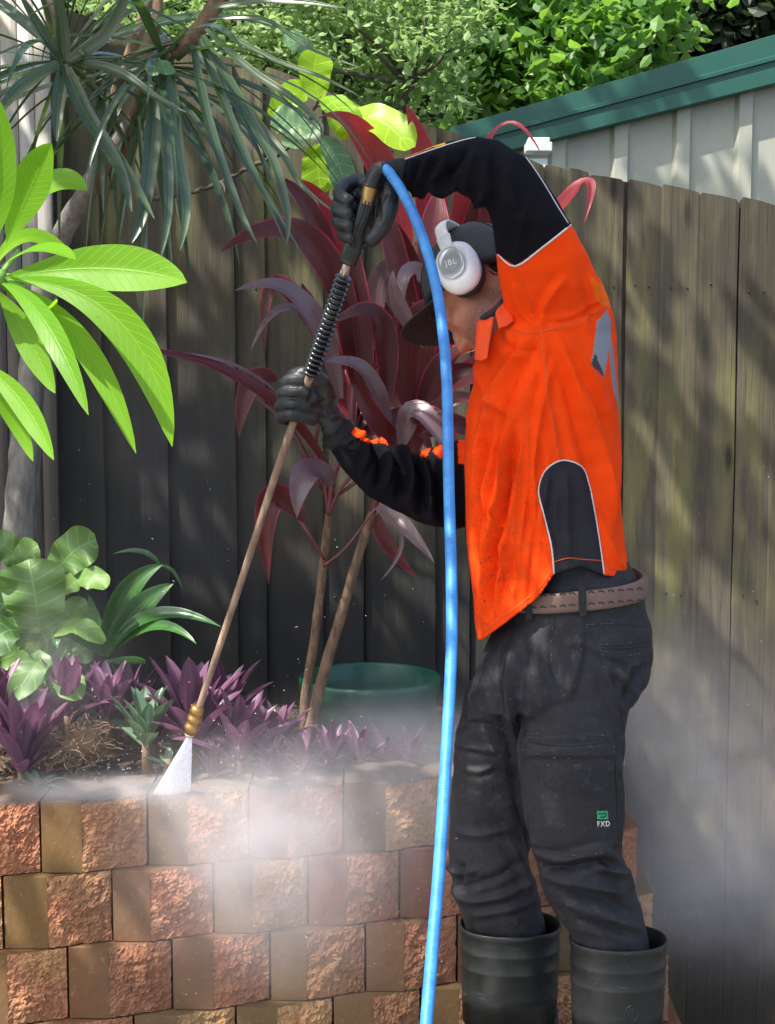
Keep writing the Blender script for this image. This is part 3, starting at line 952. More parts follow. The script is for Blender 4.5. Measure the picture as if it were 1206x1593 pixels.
LF(mb, [(-5, 450), (40, 520), (86, 612)], 50, (2.36, 2.34, 2.3), (-.5, -1, .5), **kw)
LF(mb, [(-40, 560), (30, 620), (84, 716)], 44, (2.2, 2.16, 2.1), (-.6, -1, .5), **kw)
LF(mb, [(-50, 575), (15, 640), (52, 718)], 34, (2.2, 2.22, 2.2), (-.6, -1, .4), **kw)
LF(mb, [(-10, 420), (40, 370), (110, 398)], 40, (2.34, 2.4, 2.42), (0, -1, .9), **kw)
mb.build('foliage', M_plum, root)
mb = MB()
q0 = P(-140, 560, 2.4)
mb.tube(catmull([Vector((q0.x - .28, 2.46, -.02)), Vector((q0.x - .25, 2.45, .5)), Vector((q0.x - .16, 2.42, 1.05)), q0, P(-70, 490, 2.38), P(-25, 440, 2.32), P(6, 430, 2.3)], 6), [.034] * 8 + [.030] * 6 + [.025] * 6 + [.021] * 6 + [.016] * 6 + [.011] * 5, 12)
for tip, y in [((45, 430), 2.3), ((30, 390), 2.34), ((40, 448), 2.3)]:
    mb.tube([P(0, 430, 2.31), P(tip[0], tip[1], y)], [.005, .0035], 7)
mb.build('stem', M_greenstalk, root)

# ---- dragon tree (strappy) top left ------------------------------------------
def droop(mb, c, d, L, w, g=.9, segs=12, kink=None, rseed=0):
    """long strap leaf: starts along d, sags under gravity"""
    r = random.Random(rseed)
    p = Vector(c); d = d.normalized(); pts = [p.copy()]
    st = L / segs
    for i in range(segs):
        t = i / segs
        k = g * (0.35 + 1.5 * t) / segs
        if kink and abs(t - kink) < .06: k += .9
        d = (d + Vector((r.uniform(-.02, .02), r.uniform(-.02, .02), -k))).normalized()
        p = p + d * st; pts.append(p.copy())
    hor = Vector((d.x, d.y, 0)); d0 = (pts[2] - pts[0]).normalized()
    sd0 = d0.cross(Vector((0, -.5, 1))); 
    if sd0.length < .1: sd0 = Vector((1, 0, 0))
    sd0.normalize(); tw = r.uniform(-.9, .9)
    vs, uvs, fs = [], [], []
    N = len(pts)
    for i, q in enumerate(pts):
        t = i / (N - 1)
        tg = (pts[min(i + 1, N - 1)] - pts[max(i - 1, 0)]).normalized()
        sd = (sd0 - tg * sd0.dot(tg)).normalized()
        sd = Matrix.Rotation(tw * t, 3, tg) @ sd
        nn = sd.cross(tg)
        ww = w * .5 * min(1, .5 + 2.2 * t) * max(.03, (1 - t ** 2.6)) ** .8
        for j in range(5):
            q2 = j / 2 - 1
            vs.append(q + sd * q2 * ww + nn * abs(q2) * ww * .35); uvs.append((t, j / 4))
    for i in range(N - 1):
        for j in range(4):
            a = i * 5 + j; fs.append((a, a + 1, a + 6, a + 5))
    mb.add(vs, fs, uvs)
root = empty('dragon_tree', tuple(P(60, 850, 3.8)), 'dragon tree with long drooping dark green strap leaves hanging from the top left', 'tree')
mb = MB()
r = random.Random(5)
cA, cB, cC = P(98, 95, 3.3), P(300, 50, 3.2), P(215, 130, 3.55)
for i in range(46):
    a = 2 * math.pi * i * .382; e = r.uniform(-.5, 1.0)
    d = Vector((math.cos(a) * math.cos(e), math.sin(a) * math.cos(e) * .8, math.sin(e)))
    droop(mb, cA + d * .012, d, r.uniform(.36, .62), r.uniform(.013, .021), r.uniform(.15, 1.0), rseed=i)
for i in range(28):
    a = 2 * math.pi * i * .382; e = r.uniform(-1.0, .6)
    d = Vector((math.cos(a) * math.cos(e), math.sin(a) * math.cos(e) * .8, math.sin(e)))
    st = cB + Vector((-.1, 0, -.09)) * r.uniform(0, 1)
    droop(mb, st, d, r.uniform(.34, .56), r.uniform(.014, .022), r.uniform(.5, 1.6), rseed=100 + i)
for i in range(20):
    a = 2 * math.pi * i * .382; e = r.uniform(-1.3, .1)
    d = Vector((math.cos(a) * math.cos(e), math.sin(a) * math.cos(e) * .8, math.sin(e)))
    droop(mb, cC + Vector((r.uniform(-.08, .08), 0, r.uniform(-.03, .05))), d, r.uniform(.3, .5), r.uniform(.016, .026), r.uniform(.9, 2.2), rseed=300 + i)
# leaves placed after the photograph
def strap_px(pts, w, Y):
    p = catmull([P(a, b, Y - .03 * k) for k, (a, b) in enumerate(pts)], 6); N = len(p)
    vs, uvs, fs = [], [], []
    for i, q in enumerate(p):
        t = i / (N - 1)
        tg = (p[min(i + 1, N - 1)] - p[max(i - 1, 0)]).normalized()
        sd = tg.cross(Vector((.25, -1, .3))).normalized(); nn = sd.cross(tg)
        ww = w * Y / F * .5 * min(1, .5 + 2.2 * t) * max(.03, (1 - t ** 2.4)) ** .8
        for j in range(5):
            q2 = j / 2 - 1
            vs.append(q + sd * q2 * ww + nn * abs(q2) * ww * .4); uvs.append((t, j / 4))
    for i in range(N - 1):
        for j in range(4):
            a = i * 5 + j; fs.append((a, a + 1, a + 6, a + 5))
    mb.add(vs, fs, uvs)
for pts, w in [([(310, 60), (345, 150), (400, 280), (470, 395)], 15), ([(315, 55), (370, 150), (425, 250), (447, 330), (446, 380)], 17),
               ([(300, 70), (325, 190), (370, 320), (400, 380)], 16), ([(320, 45), (390, 110), (450, 150), (496, 190), (500, 215)], 14),
               ([(330, 40), (420, 90), (500, 120), (560, 150)], 9), ([(325, 30), (410, 30), (480, 75), (560, 105)], 8),
               ([(330, 12), (400, 2), (470, 4), (530, 12)], 12), ([(265, 110), (275, 220), (290, 320), (280, 390)], 22),
               ([(240, 150), (235, 240), (222, 330), (205, 378)], 26), ([(100, 100), (130, 170), (185, 260), (205, 330)], 26),
               ([(100, 100), (90, 170), (88, 220)], 22), ([(250, 120), (260, 210), (262, 330), (250, 400)], 18), ([(105, 95), (180, 110), (240, 150), (290, 175)], 16),
               ([(105, 98), (160, 60), (190, 10), (200, -40)], 22), ([(100, 92), (95, 30), (85, -30)], 22), ([(96, 95), (60, 40), (30, -10)], 18),
               ([(95, 97), (40, 130), (10, 160), (-20, 200)], 22), ([(345, 100), (400, 190), (440, 240), (470, 290), (520, 330)], 14),
               ([(100, 102), (150, 200), (200, 270), (240, 340)], 22), ([(215, 180), (225, 300), (224, 420), (222, 520)], 9)]:
    strap_px(pts, w, 3.12)
mb.build('foliage', M_strap, root)
mb = MB()
ringed(mb, [P(420, -60, 3.15), P(350, -10, 3.18), P(310, 45, 3.2), P(270, 85, 3.22)], .014, rad=.017, ring=.008)
mb.build('branch', M_cane, root); mb = MB()
ringed(mb, [P(70, -90, 3.4), P(76, 10, 3.36), P(98, 95, 3.3)], .012, ring=.008)
mb.build('branch', M_cane, root); mb = MB()
ringed(mb, [P(190, 260, 3.6), P(205, 190, 3.57), P(240, 60, 3.5), P(250, -80, 3.5)], .011, ring=.008)
ringed(mb, [P(150, 300, 3.62), P(170, 180, 3.6), P(225, 20, 3.6), P(240, -80, 3.6)], .013, ring=.008)
mb.build('branch', M_cane, root)
mb = MB()
ringed(mb, [P(20, 980, 3.8), P(30, 800, 3.8), P(45, 620, 3.82), P(75, 420, 3.8), P(140, 290, 3.65), P(205, 190, 3.57)], .040, rad=.018, n=14, ring=.05, amp=.05)
ringed(mb, [P(40, 980, 3.86), P(52, 750, 3.88), P(66, 560, 3.87), P(90, 420, 3.9)], .016, rad=.012, n=10)
mb.build('trunk', M_greybark, root)

WS = 1.15
# ---- fig branch top centre ---------------------------------------------------
root = empty('fig_sapling', tuple(P(290, 300, 3.9)), 'twiggy fig branch with round lime green leaves above the red plant', 'plant')
mb = MB()
kf = dict(nu=16, nv=8, shape='fiddle', fold=.15, wave=.03)
LF(mb, [(498, 155), (490, 118), (496, 78)], 58, 3.75, (.1, -1, .1), **kf)
LF(mb, [(535, 200), (585, 185), (638, 232)], 66, (3.75, 3.7, 3.65), (0, -1, .6), **kf)
LF(mb, [(505, 150), (530, 175), (545, 215)], 62, (3.75, 3.7, 3.7), (.3, -1, .3), **kf)
LF(mb, [(530, 150), (545, 175), (560, 165)], 40, 3.8, (0, -1, .3), **kf)
LF(mb, [(470, 160), (455, 150), (440, 200)], 60, 3.82, (0, -1, .3), **kf)
LF(mb, [(490, 225), (495, 260), (500, 300)], 60, 3.8, (0, -1, -.1), **kf)
LF(mb, [(450, 130), (440, 160), (430, 190)], 40, 3.85, (0, -1, .1), **kf)
mb.build('foliage', M_fig, root)
mb = MB()
LF(mb, [(480, 200), (450, 190), (425, 180)], 55, 3.72, (.2, -1, .3), **kf)
LF(mb, [(500, 195), (470, 215), (440, 212)], 44, 3.7, (.2, -1, .6), **kf)
LF(mb, [(500, 215), (525, 250), (535, 300)], 50, 3.68, (.4, -1, .1), **kf)
LF(mb, [(270, 115), (250, 105), (228, 112)], 34, 3.1, (.2, -1, .6), **kf)
LF(mb, [(480, 90), (470, 70), (440, 60)], 36, 3.85, (.2, -1, .4), **kf)
mb.build('shaded_foliage', M_figd, root)
mb = MB()
pts = [P(230, 310, 3.95), P(300, 298, 3.9), P(345, 284, 3.88), P(385, 262, 3.85), P(440, 236, 3.8), P(470, 205, 3.78), P(480, 185, 3.77), P(500, 150, 3.75)]
cm = catmull(pts, 7)
mb.tube([p + Vector((0, 0, .0025 * math.sin(i * 2.3))) for i, p in enumerate(cm)], [.0065 - .0035 * i / len(cm) + .001 * math.sin(i * 1.7) for i in range(len(cm))], 8)
for a, b in [((385, 262), (378, 245)), ((345, 284), (350, 300)), ((480, 185), (505, 180)), ((470, 205), (490, 210)), ((440, 236), (425, 218)), ((490, 165), (530, 160))]:
    mb.tube([P(*a, 3.83), P((a[0] + b[0]) / 2 + 2, (a[1] + b[1]) / 2, 3.82), P(*b, 3.8)], [.004, .003, .002], 6)
mb.build('twig', M_bark, root)

WS = 0.80
# ---- cordyline ----------------------------------------------------------------
root = empty('cordyline', tuple(P(472, 1150, 3.75)), 'tall cordyline with plum red leaves growing behind the wand', 'plant')
dk, rd, pl = MB(), MB(), MB()
kc = dict(nu=16, nv=6, shape='lance', fold=.28, wave=.03)
for mbx, pts, w, Y, n in [
    (dk, [(560, 560), (480, 375), (343, 392)], 62, (3.6, 3.5, 3.45), (-.2, -1, .5)),
    (dk, [(540, 560), (500, 370), (434, 276)], 50, (3.6, 3.55, 3.5), (.5, -1, .2)),
    (rd, [(548, 500), (525, 350), (462, 278)], 34, (3.65, 3.6, 3.55), (-.5, -1, .1)),
    (rd, [(640, 420), (585, 240), (502, 178)], 58, (3.75, 3.7, 3.62), (-.3, -1, .3)),
    (rd, [(675, 480), (668, 300), (632, 163)], 62, (3.75, 3.72, 3.66), (.1, -1, .2)),
    (dk, [(690, 560), (676, 400), (685, 290)], 74, (3.7, 3.66, 3.7), (.1, -1, .1)),
    (dk, [(570, 640), (548, 470), (548, 372)], 70, (3.62, 3.56, 3.56), (.05, -1, .1)),
    (dk, [(655, 560), (615, 400), (590, 300)], 50, (3.65, 3.6, 3.6), (.4, -1, .2)),
    (dk, [(640, 540), (650, 430), (600, 330)], 36, (3.68, 3.65, 3.62), (-.7, -1, .2)),
    (pl, [(530, 620), (470, 470), (366, 452)], 48, (3.55, 3.45, 3.4), (-.1, -1, .9)),
    (pl, [(520, 580), (455, 480), (390, 545)], 26, (3.58, 3.5, 3.45), (-.3, -1, .8)),
    (dk, [(500, 540), (430, 440), (412, 560)], 34, (3.62, 3.6, 3.6), (-.3, -1, .3)),
    (dk, [(520, 745), (390, 600), (192, 542)], 34, (3.55, 3.35, 3.2), (-.1, -1, .9)),
    (pl, [(500, 720), (400, 588), (225, 550)], 18, (3.56, 3.38, 3.22), (-.1, -.8, 1.0)),
    (dk, [(430, 590), (390, 600), (372, 682)], 44, (3.52, 3.5, 3.5), (-.2, -1, .1)),
    (pl, [(600, 700), (575, 590), (505, 562)], 46, (3.5, 3.42, 3.35), (.3, -1, .8)),
    (dk, [(640, 700), (580, 650), (545, 560)], 44, (3.5, 3.42, 3.4), (.5, -1, .3)),
    (dk, [(600, 640), (590, 500), (515, 505)], 50, (3.5, 3.45, 3.4), (-.1, -1, .7)),
    (dk, [(640, 640), (645, 530), (690, 460)], 92, (3.55, 3.5, 3.5), (.2, -1, .3)),
    (rd, [(690, 600), (680, 520), (640, 470)], 50, (3.55, 3.5, 3.5), (-.5, -1, .3)),
    (rd, [(680, 640), (640, 520), (610, 480)], 34, (3.6, 3.55, 3.5), (-.3, -1, .3)),
    (dk, [(650, 660), (690, 570), (740, 545)], 52, (3.55, 3.5, 3.45), (.2, -1, .7)),
    (dk, [(650, 640), (690, 590), (745, 570)], 46, (3.6, 3.6, 3.6), (.2, -1, .2)),
    (dk, [(640, 690), (690, 630), (750, 620)], 40, (3.6, 3.5, 3.5), (0, -1, .7)),
    (dk, [(640, 720), (660, 650), (720, 700)], 60, (3.5, 3.42, 3.4), (.1, -1, .9)),
    (pl, [(625, 700), (650, 640), (700, 715)], 50, (3.46, 3.40, 3.38), (.3, -1, .6)),
    (pl, [(600, 560), (590, 440), (640, 410)], 44, (3.72, 3.72, 3.7), (.1, -1, .3)),
    (pl, [(660, 540), (620, 470), (612, 420)], 30, (3.5, 3.46, 3.45), (-.4, -1, .6)),
    (pl, [(650, 470), (640, 400), (650, 380)], 24, (3.75, 3.75, 3.7), (-.1, -1, .6)),
    (pl, [(560, 320), (540, 250), (514, 222)], 28, (3.78, 3.74, 3.7), (-.6, -1, .4)),
    (rd, [(720, 480), (715, 330), (740, 210)], 40, (3.85, 3.8, 3.75), (.4, -1, .2)),
    (rd, [(640, 330), (600, 270), (612, 235)], 36, (3.85, 3.8, 3.75), (.4, -1, .4)),
    (rd, [(700, 400), (770, 205), (845, 246)], 20, (3.85, 3.8, 3.75), (.2, -.6, 1)),
    (rd, [(800, 420), (905, 285), (908, 349)], 26, (3.8, 3.75, 3.7), (.3, -.8, .9)),
    (dk, [(720, 470), (735, 340), (775, 270)], 40, (3.85, 3.8, 3.75), (.4, -1, .2)),
    (dk, [(745, 520), (760, 400), (745, 300)], 44, (3.85, 3.8, 3.75), (-.3, -1, .2)),
    (pl, [(700, 480), (640, 420), (625, 500)], 34, (3.6, 3.55, 3.5), (-.3, -1, .2)),
    (pl, [(520, 752), (478, 738), (462, 806)], 60, (3.5, 3.42, 3.40), (-.2, -1, .4)),
    (dk, [(474, 810), (420, 780), (418, 908)], 54, (3.5, 3.46, 3.45), (.2, -1, .1)),
    (pl, [(585, 790), (625, 815), (676, 876)], 32, (3.5, 3.45, 3.4), (-.2, -1, .7)),
    (dk, [(590, 800), (600, 840), (650, 900)], 30, (3.6, 3.6, 3.6), (-.2, -1, .2)),
    (pl, [(585, 790), (625, 840), (590, 905)], 10, (3.5, 3.5, 3.5), (-.2, -1, .2)),
    (dk, [(590, 700), (690, 660), (745, 690)], 50, (3.62, 3.6, 3.6), (0, -1, .4)),
    (dk, [(560, 640), (640, 600), (690, 560)], 56, (3.68, 3.68, 3.7), (0, -1, .4)),
    (dk, [(560, 650), (500, 520), (470, 440)], 44, (3.72, 3.7, 3.7), (.4, -1, .4)),
    (dk, [(540, 660), (600, 560), (600, 470)], 54, (3.72, 3.7, 3.7), (-.3, -1, .4)),
    (rd, [(665, 620), (700, 520), (745, 470)], 30, (3.66, 3.64, 3.6), (.4, -1, .4)),
    (rd, [(655, 600), (622, 540), (575, 580)], 26, (3.56, 3.54, 3.5), (.4, -1, .6))]:
    LF(mbx, pts, w, Y, n, **kc)
r = random.Random(21)
for i in range(11):
    c = P(*( (545, 690) if i % 2 else (660, 620)), 3.66)
    a = r.uniform(-2.6, 2.6); e = r.uniform(.2, 1.3)
    d = Vector((math.sin(a) * math.cos(e), abs(math.cos(a)) * .6 * math.cos(e), math.sin(e)))
    L = r.uniform(.28, .45)
    mid = c + d * L * .6; tip = c + d * L * .9 + Vector((d.x * .05, 0, -.05 - .1 * r.random()))
    (dk if r.random() < .8 else rd).leaf(c, mid, tip, r.uniform(.045, .07), (r.uniform(-.4, .4), -1, .5), **kc)
dk.build('foliage', M_ti, root); rd.build('young_foliage', M_tired, root); pl.build('faded_foliage', M_tipale, root)
mb = MB()
ringed(mb, [P(470, 1165, 3.72), P(476, 1080, 3.7), P(490, 990, 3.67), P(503, 880, 3.64), P(512, 800, 3.6)], .0125, rad=.0095, ring=.013)
ringed(mb, [P(478, 1160, 3.68), P(500, 1060, 3.66), P(530, 960, 3.64), P(556, 870, 3.62), P(580, 795, 3.6)], .0145, rad=.010, ring=.012)
mb.build('cane', M_cane, root)
mb = MB()
for pts, rr in [([(505, 870), (480, 830), (460, 800)], .004), ([(505, 880), (540, 850), (585, 790)], .004), ([(512, 800), (500, 730), (470, 660)], .006),
                ([(512, 800), (520, 740), (545, 680)], .008), ([(580, 795), (600, 740), (655, 640)], .009), ([(512, 800), (530, 760), (560, 730)], .005),
                ([(500, 760), (455, 670), (400, 620)], .005), ([(660, 640), (670, 600), (690, 540)], .006), ([(510, 780), (560, 745), (590, 710)], .005), ([(545, 690), (548, 640), (550, 600)], .01), ([(660, 650), (655, 600), (650, 560)], .010), ([(490, 700), (500, 640), (530, 560)], .005), ([(600, 730), (625, 640), (640, 560)], .006)]:
    p = catmull([P(a, b, 3.58 if k == 0 else 3.55) for k, (a, b) in enumerate(pts)], 6)
    mb.tube(p, [rr * (1 - .4 * i / len(p)) for i in range(len(p))], 8)
mb.build('stalk', M_redcane, root)

WS = 1.0
# ---- lobed leafy plant lower left ----------------------------------------------
root = empty('philodendron', tuple(P(70, 1110, 3.7)), 'pale green plant with big wavy lobed leaves at the lower left', 'plant')
mb = MB()
kp = dict(nu=20, nv=10, shape='fiddle', fold=.15, wave=.09)
for pts, w, Y, n in [([(85, 905), (108, 865), (150, 840)], 84, (3.62, 3.6, 3.6), (0, -1, .2)), ([(62, 985), (55, 930), (45, 870)], 130, (3.55, 3.5, 3.52), (.1, -1, .4)),
                     ([(90, 930), (130, 900), (166, 915)], 50, (3.6, 3.58, 3.55), (.1, -1, .7)), ([(40, 900), (20, 860), (-15, 840)], 60, (3.66, 3.66, 3.66), (.1, -1, .2)),
                     ([(50, 900), (40, 870), (60, 850)], 60, (3.62, 3.6, 3.6), (.1, -1, .6)), ([(60, 1010), (110, 975), (162, 1000)], 40, (3.6, 3.5, 3.48), (.1, -1, .8)),
                     ([(60, 1020), (20, 980), (-20, 1020)], 80, (3.6, 3.5, 3.45), (-.1, -1, .6)), ([(80, 1040), (110, 1010), (140, 1030)], 40, (3.7, 3.68, 3.66), (.1, -1, .6)),
                     ([(60, 1060), (30, 960), (-30, 940)], 70, (3.7, 3.7, 3.7), (0, -1, .3)), ([(80, 1060), (100, 990), (130, 930)], 60, (3.75, 3.75, 3.75), (0, -1, .1)),
                     ([(50, 1060), (60, 1030), (20, 1090)], 60, (3.5, 3.45, 3.4), (0, -1, .6)), ([(90, 1050), (100, 1050), (120, 1090)], 60, (3.5, 3.45, 3.4), (.2, -1, .6)), ([(70, 1060), (10, 1010), (-30, 1000)], 80, (3.62, 3.6, 3.6), (0, -1, .3))]:
    LF(mb, pts, w, Y, n, **kp)
mb.build('foliage', M_philo, root)
mb = MB()
for pts in [[(70, 1110), (72, 1000), (62, 985)], [(72, 1110), (80, 960), (86, 905)], [(70, 1110), (75, 1000), (90, 930)], [(68, 1110), (50, 960), (42, 900)], [(70, 1110), (60, 1060), (60, 1040)], [(74, 1110), (82, 1080), (80, 1050)]]:
    mb.tube(catmull([P(a, b, 3.68 - .03 * k) for k, (a, b) in enumerate(pts)], 5), .004, 7)
mb.build('stem', M_greenstalk, root)

# ---- strap plant ----------------------------------------------------------------
root = empty('bromeliad', tuple(P(165, 1060, 3.72)), 'glossy green bromeliad with arching strap leaves beside the lobed plant', 'plant')
mb = MB()
kb = dict(nu=14, nv=6, shape='lance', fold=.4)
for pts, w, Y, n in [([(162, 1020), (195, 925), (254, 878)], 38, 3.68, (.3, -1, .3)), ([(165, 1020), (215, 950), (270, 908)], 40, 3.66, (.2, -1, .5)), ([(168, 1020), (240, 958), (344, 975)], 26, (3.66, 3.6, 3.55), (0, -1, .9)),
                     ([(170, 1020), (240, 975), (306, 1002)], 22, (3.66, 3.58, 3.5), (0, -1, .9)), ([(160, 1020), (150, 970), (138, 925)], 22, 3.7, (-.1, -1, .2)), ([(160, 1030), (210, 1030), (225, 1034)], 18, (3.66, 3.58, 3.5), (0, -1, .9)),
                     ([(160, 1020), (100, 990), (90, 1010)], 26, (3.66, 3.55, 3.5), (0, -1, .9)), ([(250, 880), (220, 858), (175, 862)], 9, 3.75, (0, -1, .7)), ([(250, 880), (270, 890), (285, 920)], 6, 3.75, (0, -1, .7)),
                      ([(165, 1020), (180, 960), (200, 900)], 34, 3.75, (-.2, -1, .2))]:
    LF(mb, pts, w, Y, n, **kb)
mb.build('foliage', M_brom, root)

# ---- purple rosettes ---------------------------------------------------------------
def rosette(px, py, Y, R, n, seed, mat, name, label, cat, group, w=.22, up=(.35, 1.35), core=True):
    r = random.Random(seed)
    c = P(px, py, Y)
    c.z = max(c.z, 0.472) if Y > 3.38 else max(c.z, .507)
    c = Vector((P(px, py, Y).x, Y, c.z))
    root = empty(name, tuple(c), label, cat, group)
    mb = MB()
    for i in range(n):
        a = i * 2.4 + r.uniform(-.3, .3); e = r.uniform(*up) if i > n * .3 else r.uniform(up[1] - .4, up[1])
        d = Vector((math.cos(a) * math.cos(e), math.sin(a) * math.cos(e), math.sin(e)))
        L = R * r.uniform(.75, 1.15)
        tip = c + d * L; mid = c + d * L * .55 + Vector((0, 0, L * .06))
        inw = Vector((-math.cos(a), -math.sin(a), .8))
        mb.leaf(c + d * .006, mid, tip, L * w * r.uniform(.85, 1.15), inw, nu=8, nv=4, fold=.5, shape='lance')
    mb.build('foliage', mat, root)
    if core:
        mb = MB(); mb.tube([c + Vector((0, 0, -.05)), c + Vector((0, 0, .004)), c + Vector((0, 0, .02))], [.012, .010, .006], 8)
        mb.build('stem', M_dry, root)
for i, (px, py, Y, R, n, lb) in enumerate([
    (105, 1122, 3.44, .125, 17, 'bright purple rosette plant above the tangle of dry roots'),
    (166, 1122, 3.46, .10, 13, 'small violet rosette plant between the dry roots and the bromeliad'),
    (35, 1205, 3.37, .15, 18, 'large purple rosette plant at the left edge above the wall'),
    (-12, 1150, 3.5, .15, 14, 'dark purple rosette plant cut off by the left edge'),
    (300, 1165, 3.45, .165, 20, 'big dark purple rosette plant right behind the brass nozzle'),
    (372, 1190, 3.42, .135, 16, 'purple striped rosette plant just right of the nozzle'),
    (430, 1165, 3.55, .10, 12, 'dull purple rosette plant left of the cane feet'),
    (420, 1205, 3.43, .07, 10, 'low purple rosette plant on the wall edge below the canes'),
    (515, 1190, 3.52, .085, 11, 'misty purple rosette plant in front of the green pot left side'),
    (560, 1190, 3.52, .08, 11, 'misty purple rosette plant in front of the green pot middle'),
    (600, 1186, 3.56, .07, 10, 'faint purple rosette plant in front of the green pot right side'),
    (240, 1160, 3.62, .10, 12, 'shaded purple rosette plant behind the silver green one'),
    (345, 1130, 3.70, .13, 12, 'shaded purple rosette plant near the fence foot behind the nozzle'),
    (470, 1200, 3.44, .075, 10, 'low purple rosette plant on the wall edge between the canes and the pot'),
    (330, 1212, 3.40, .07, 10, 'small purple rosette plant on the wall edge below the nozzle'),
    (200, 1120, 3.72, .11, 12, 'dim purple rosette plant under the bromeliad leaves'),
    (640, 1192, 3.54, .07, 10, 'purple rosette plant next to the hose at the pot foot'),
    (15, 1100, 3.75, .10, 10, 'shaded purple rosette plant beneath the lobed leaves')]):
    rosette(px, py, Y, R * 1.25, n + 3, 50 + i, M_rhoeo, 'purple_rosette_plant', lb, 'plant', 'purple plants along the garden bed')
rosette(228, 1165, 3.40, .135, 18, 91, M_silver, 'silver_rosette_plant', 'silver green rosette plant left of the spraying nozzle', 'plant', None, .26)
rosette(60, 1225, 3.33, .07, 7, 92, M_silver, 'silver_rosette_plant', 'flat pale green leaf plant at the left end of the wall top', 'plant', None, .2, (.0, .5))
rosette(262, 1195, 3.34, .06, 9, 93, M_silver, 'silver_rosette_plant', 'tiny green rosette plant at the foot of the water jet', 'plant', None, .3, (.0, .7))

# dry root tangle
mb = MB(); r = random.Random(3)
c = P(125, 1155, 3.40); c.z = max(c.z, .53)
for i in range(260):
    a, e = r.uniform(0, 6.28), r.uniform(-.6, 1.2)
    p = c + Vector((r.gauss(0, .022), r.gauss(0, .02), r.gauss(.0, .018)))
    d = Vector((math.cos(a) * math.cos(e), math.sin(a) * math.cos(e), math.sin(e)))
    pts = [p]
    for k in range(5):
        d = (d + Vector((r.gauss(0, .45), r.gauss(0, .45), r.gauss(-.12, .4)))).normalized()
        p = p + d * r.uniform(.008, .016); pts.append(p)
    mb.tube(pts, r.uniform(.0006, .0013), 4)
mb.ellipsoid(c, Vector((.045, 0, 0)), Vector((0, .035, 0)), Vector((0, 0, .032)), 14, 10)
o = mb.build('root_clump', M_dry); tag(o, 'tangled dry brown root clump among the purple plants', 'root clump')
# leaf litter and small debris on the soil
mb = MB(); r = random.Random(8)
for i in range(900):
    px = r.uniform(-60, 700); f = base_pt(px); y = f.y + .17 + abs(r.gauss(0, .28))
    x = f.x * y / f.y; z = bed_z(x, min(y, 4.25)) + .004
    a = r.uniform(0, 6.28); L = r.uniform(.008, .035)
    d = Vector((math.cos(a), math.sin(a), r.uniform(-.1, .4)))
    mb.leaf(Vector((x, min(y, 4.25), z)), Vector((x, min(y, 4.25), z)) + d * L * .5 + Vector((0, 0, .004)), Vector((x, min(y, 4.25), z)) + d * L, L * .4, (0, -.3, 1), nu=3, nv=2)
o = mb.build('leaf_litter', leaf_mat('litter', (0.05, 0.03, 0.02), (0.22, 0.13, 0.07), (.2, .1, .05), .7, island=1)); tag(o, kind='stuff')

# ---- green pot ---------------------------------------------------------------------
Yp = 3.98
pc = P(575, 1052, Yp); pr_ = 112 / F * Yp
root = empty('plant_pot', (pc.x, Yp, .5), 'dark green glazed round pot standing in the garden bed by the fence', 'pot')
zr = pc.z
prof = [(pr_ * .70, .43), (pr_ * .86, zr - .17), (pr_ * .93, zr - .07), (pr_ * .955, zr - .045), (pr_ * .99, zr - .04), (pr_ * 1.0, zr - .01), (pr_ * .995, zr), (pr_ * .965, zr + .002), (pr_ * .94, zr - .006), (pr_ * .90, zr - .06), (pr_ * .80, zr - .19), (.001, zr - .20)]
def lathe(mb, c, prof, n=64, mi=0):
    vs = []
    for (rr, z) in prof:
        for k in range(n):
            a = 2 * math.pi * k / n; vs.append((c[0] + rr * math.cos(a), c[1] + rr * math.sin(a), z))
    fs = [(i * n + k, i * n + (k + 1) % n, (i + 1) * n + (k + 1) % n, (i + 1) * n + k) for i in range(len(prof) - 1) for k in range(n)]
    mb.add(vs, fs, None, mi)
mb = MB(); lathe(mb, (pc.x, Yp), [(a, b) for a, b in prof])
mb.build('bowl', simple('green_glaze', (0.008, 0.090, 0.055), 0.38, bump=.03, bscale=12, var=.3), root)

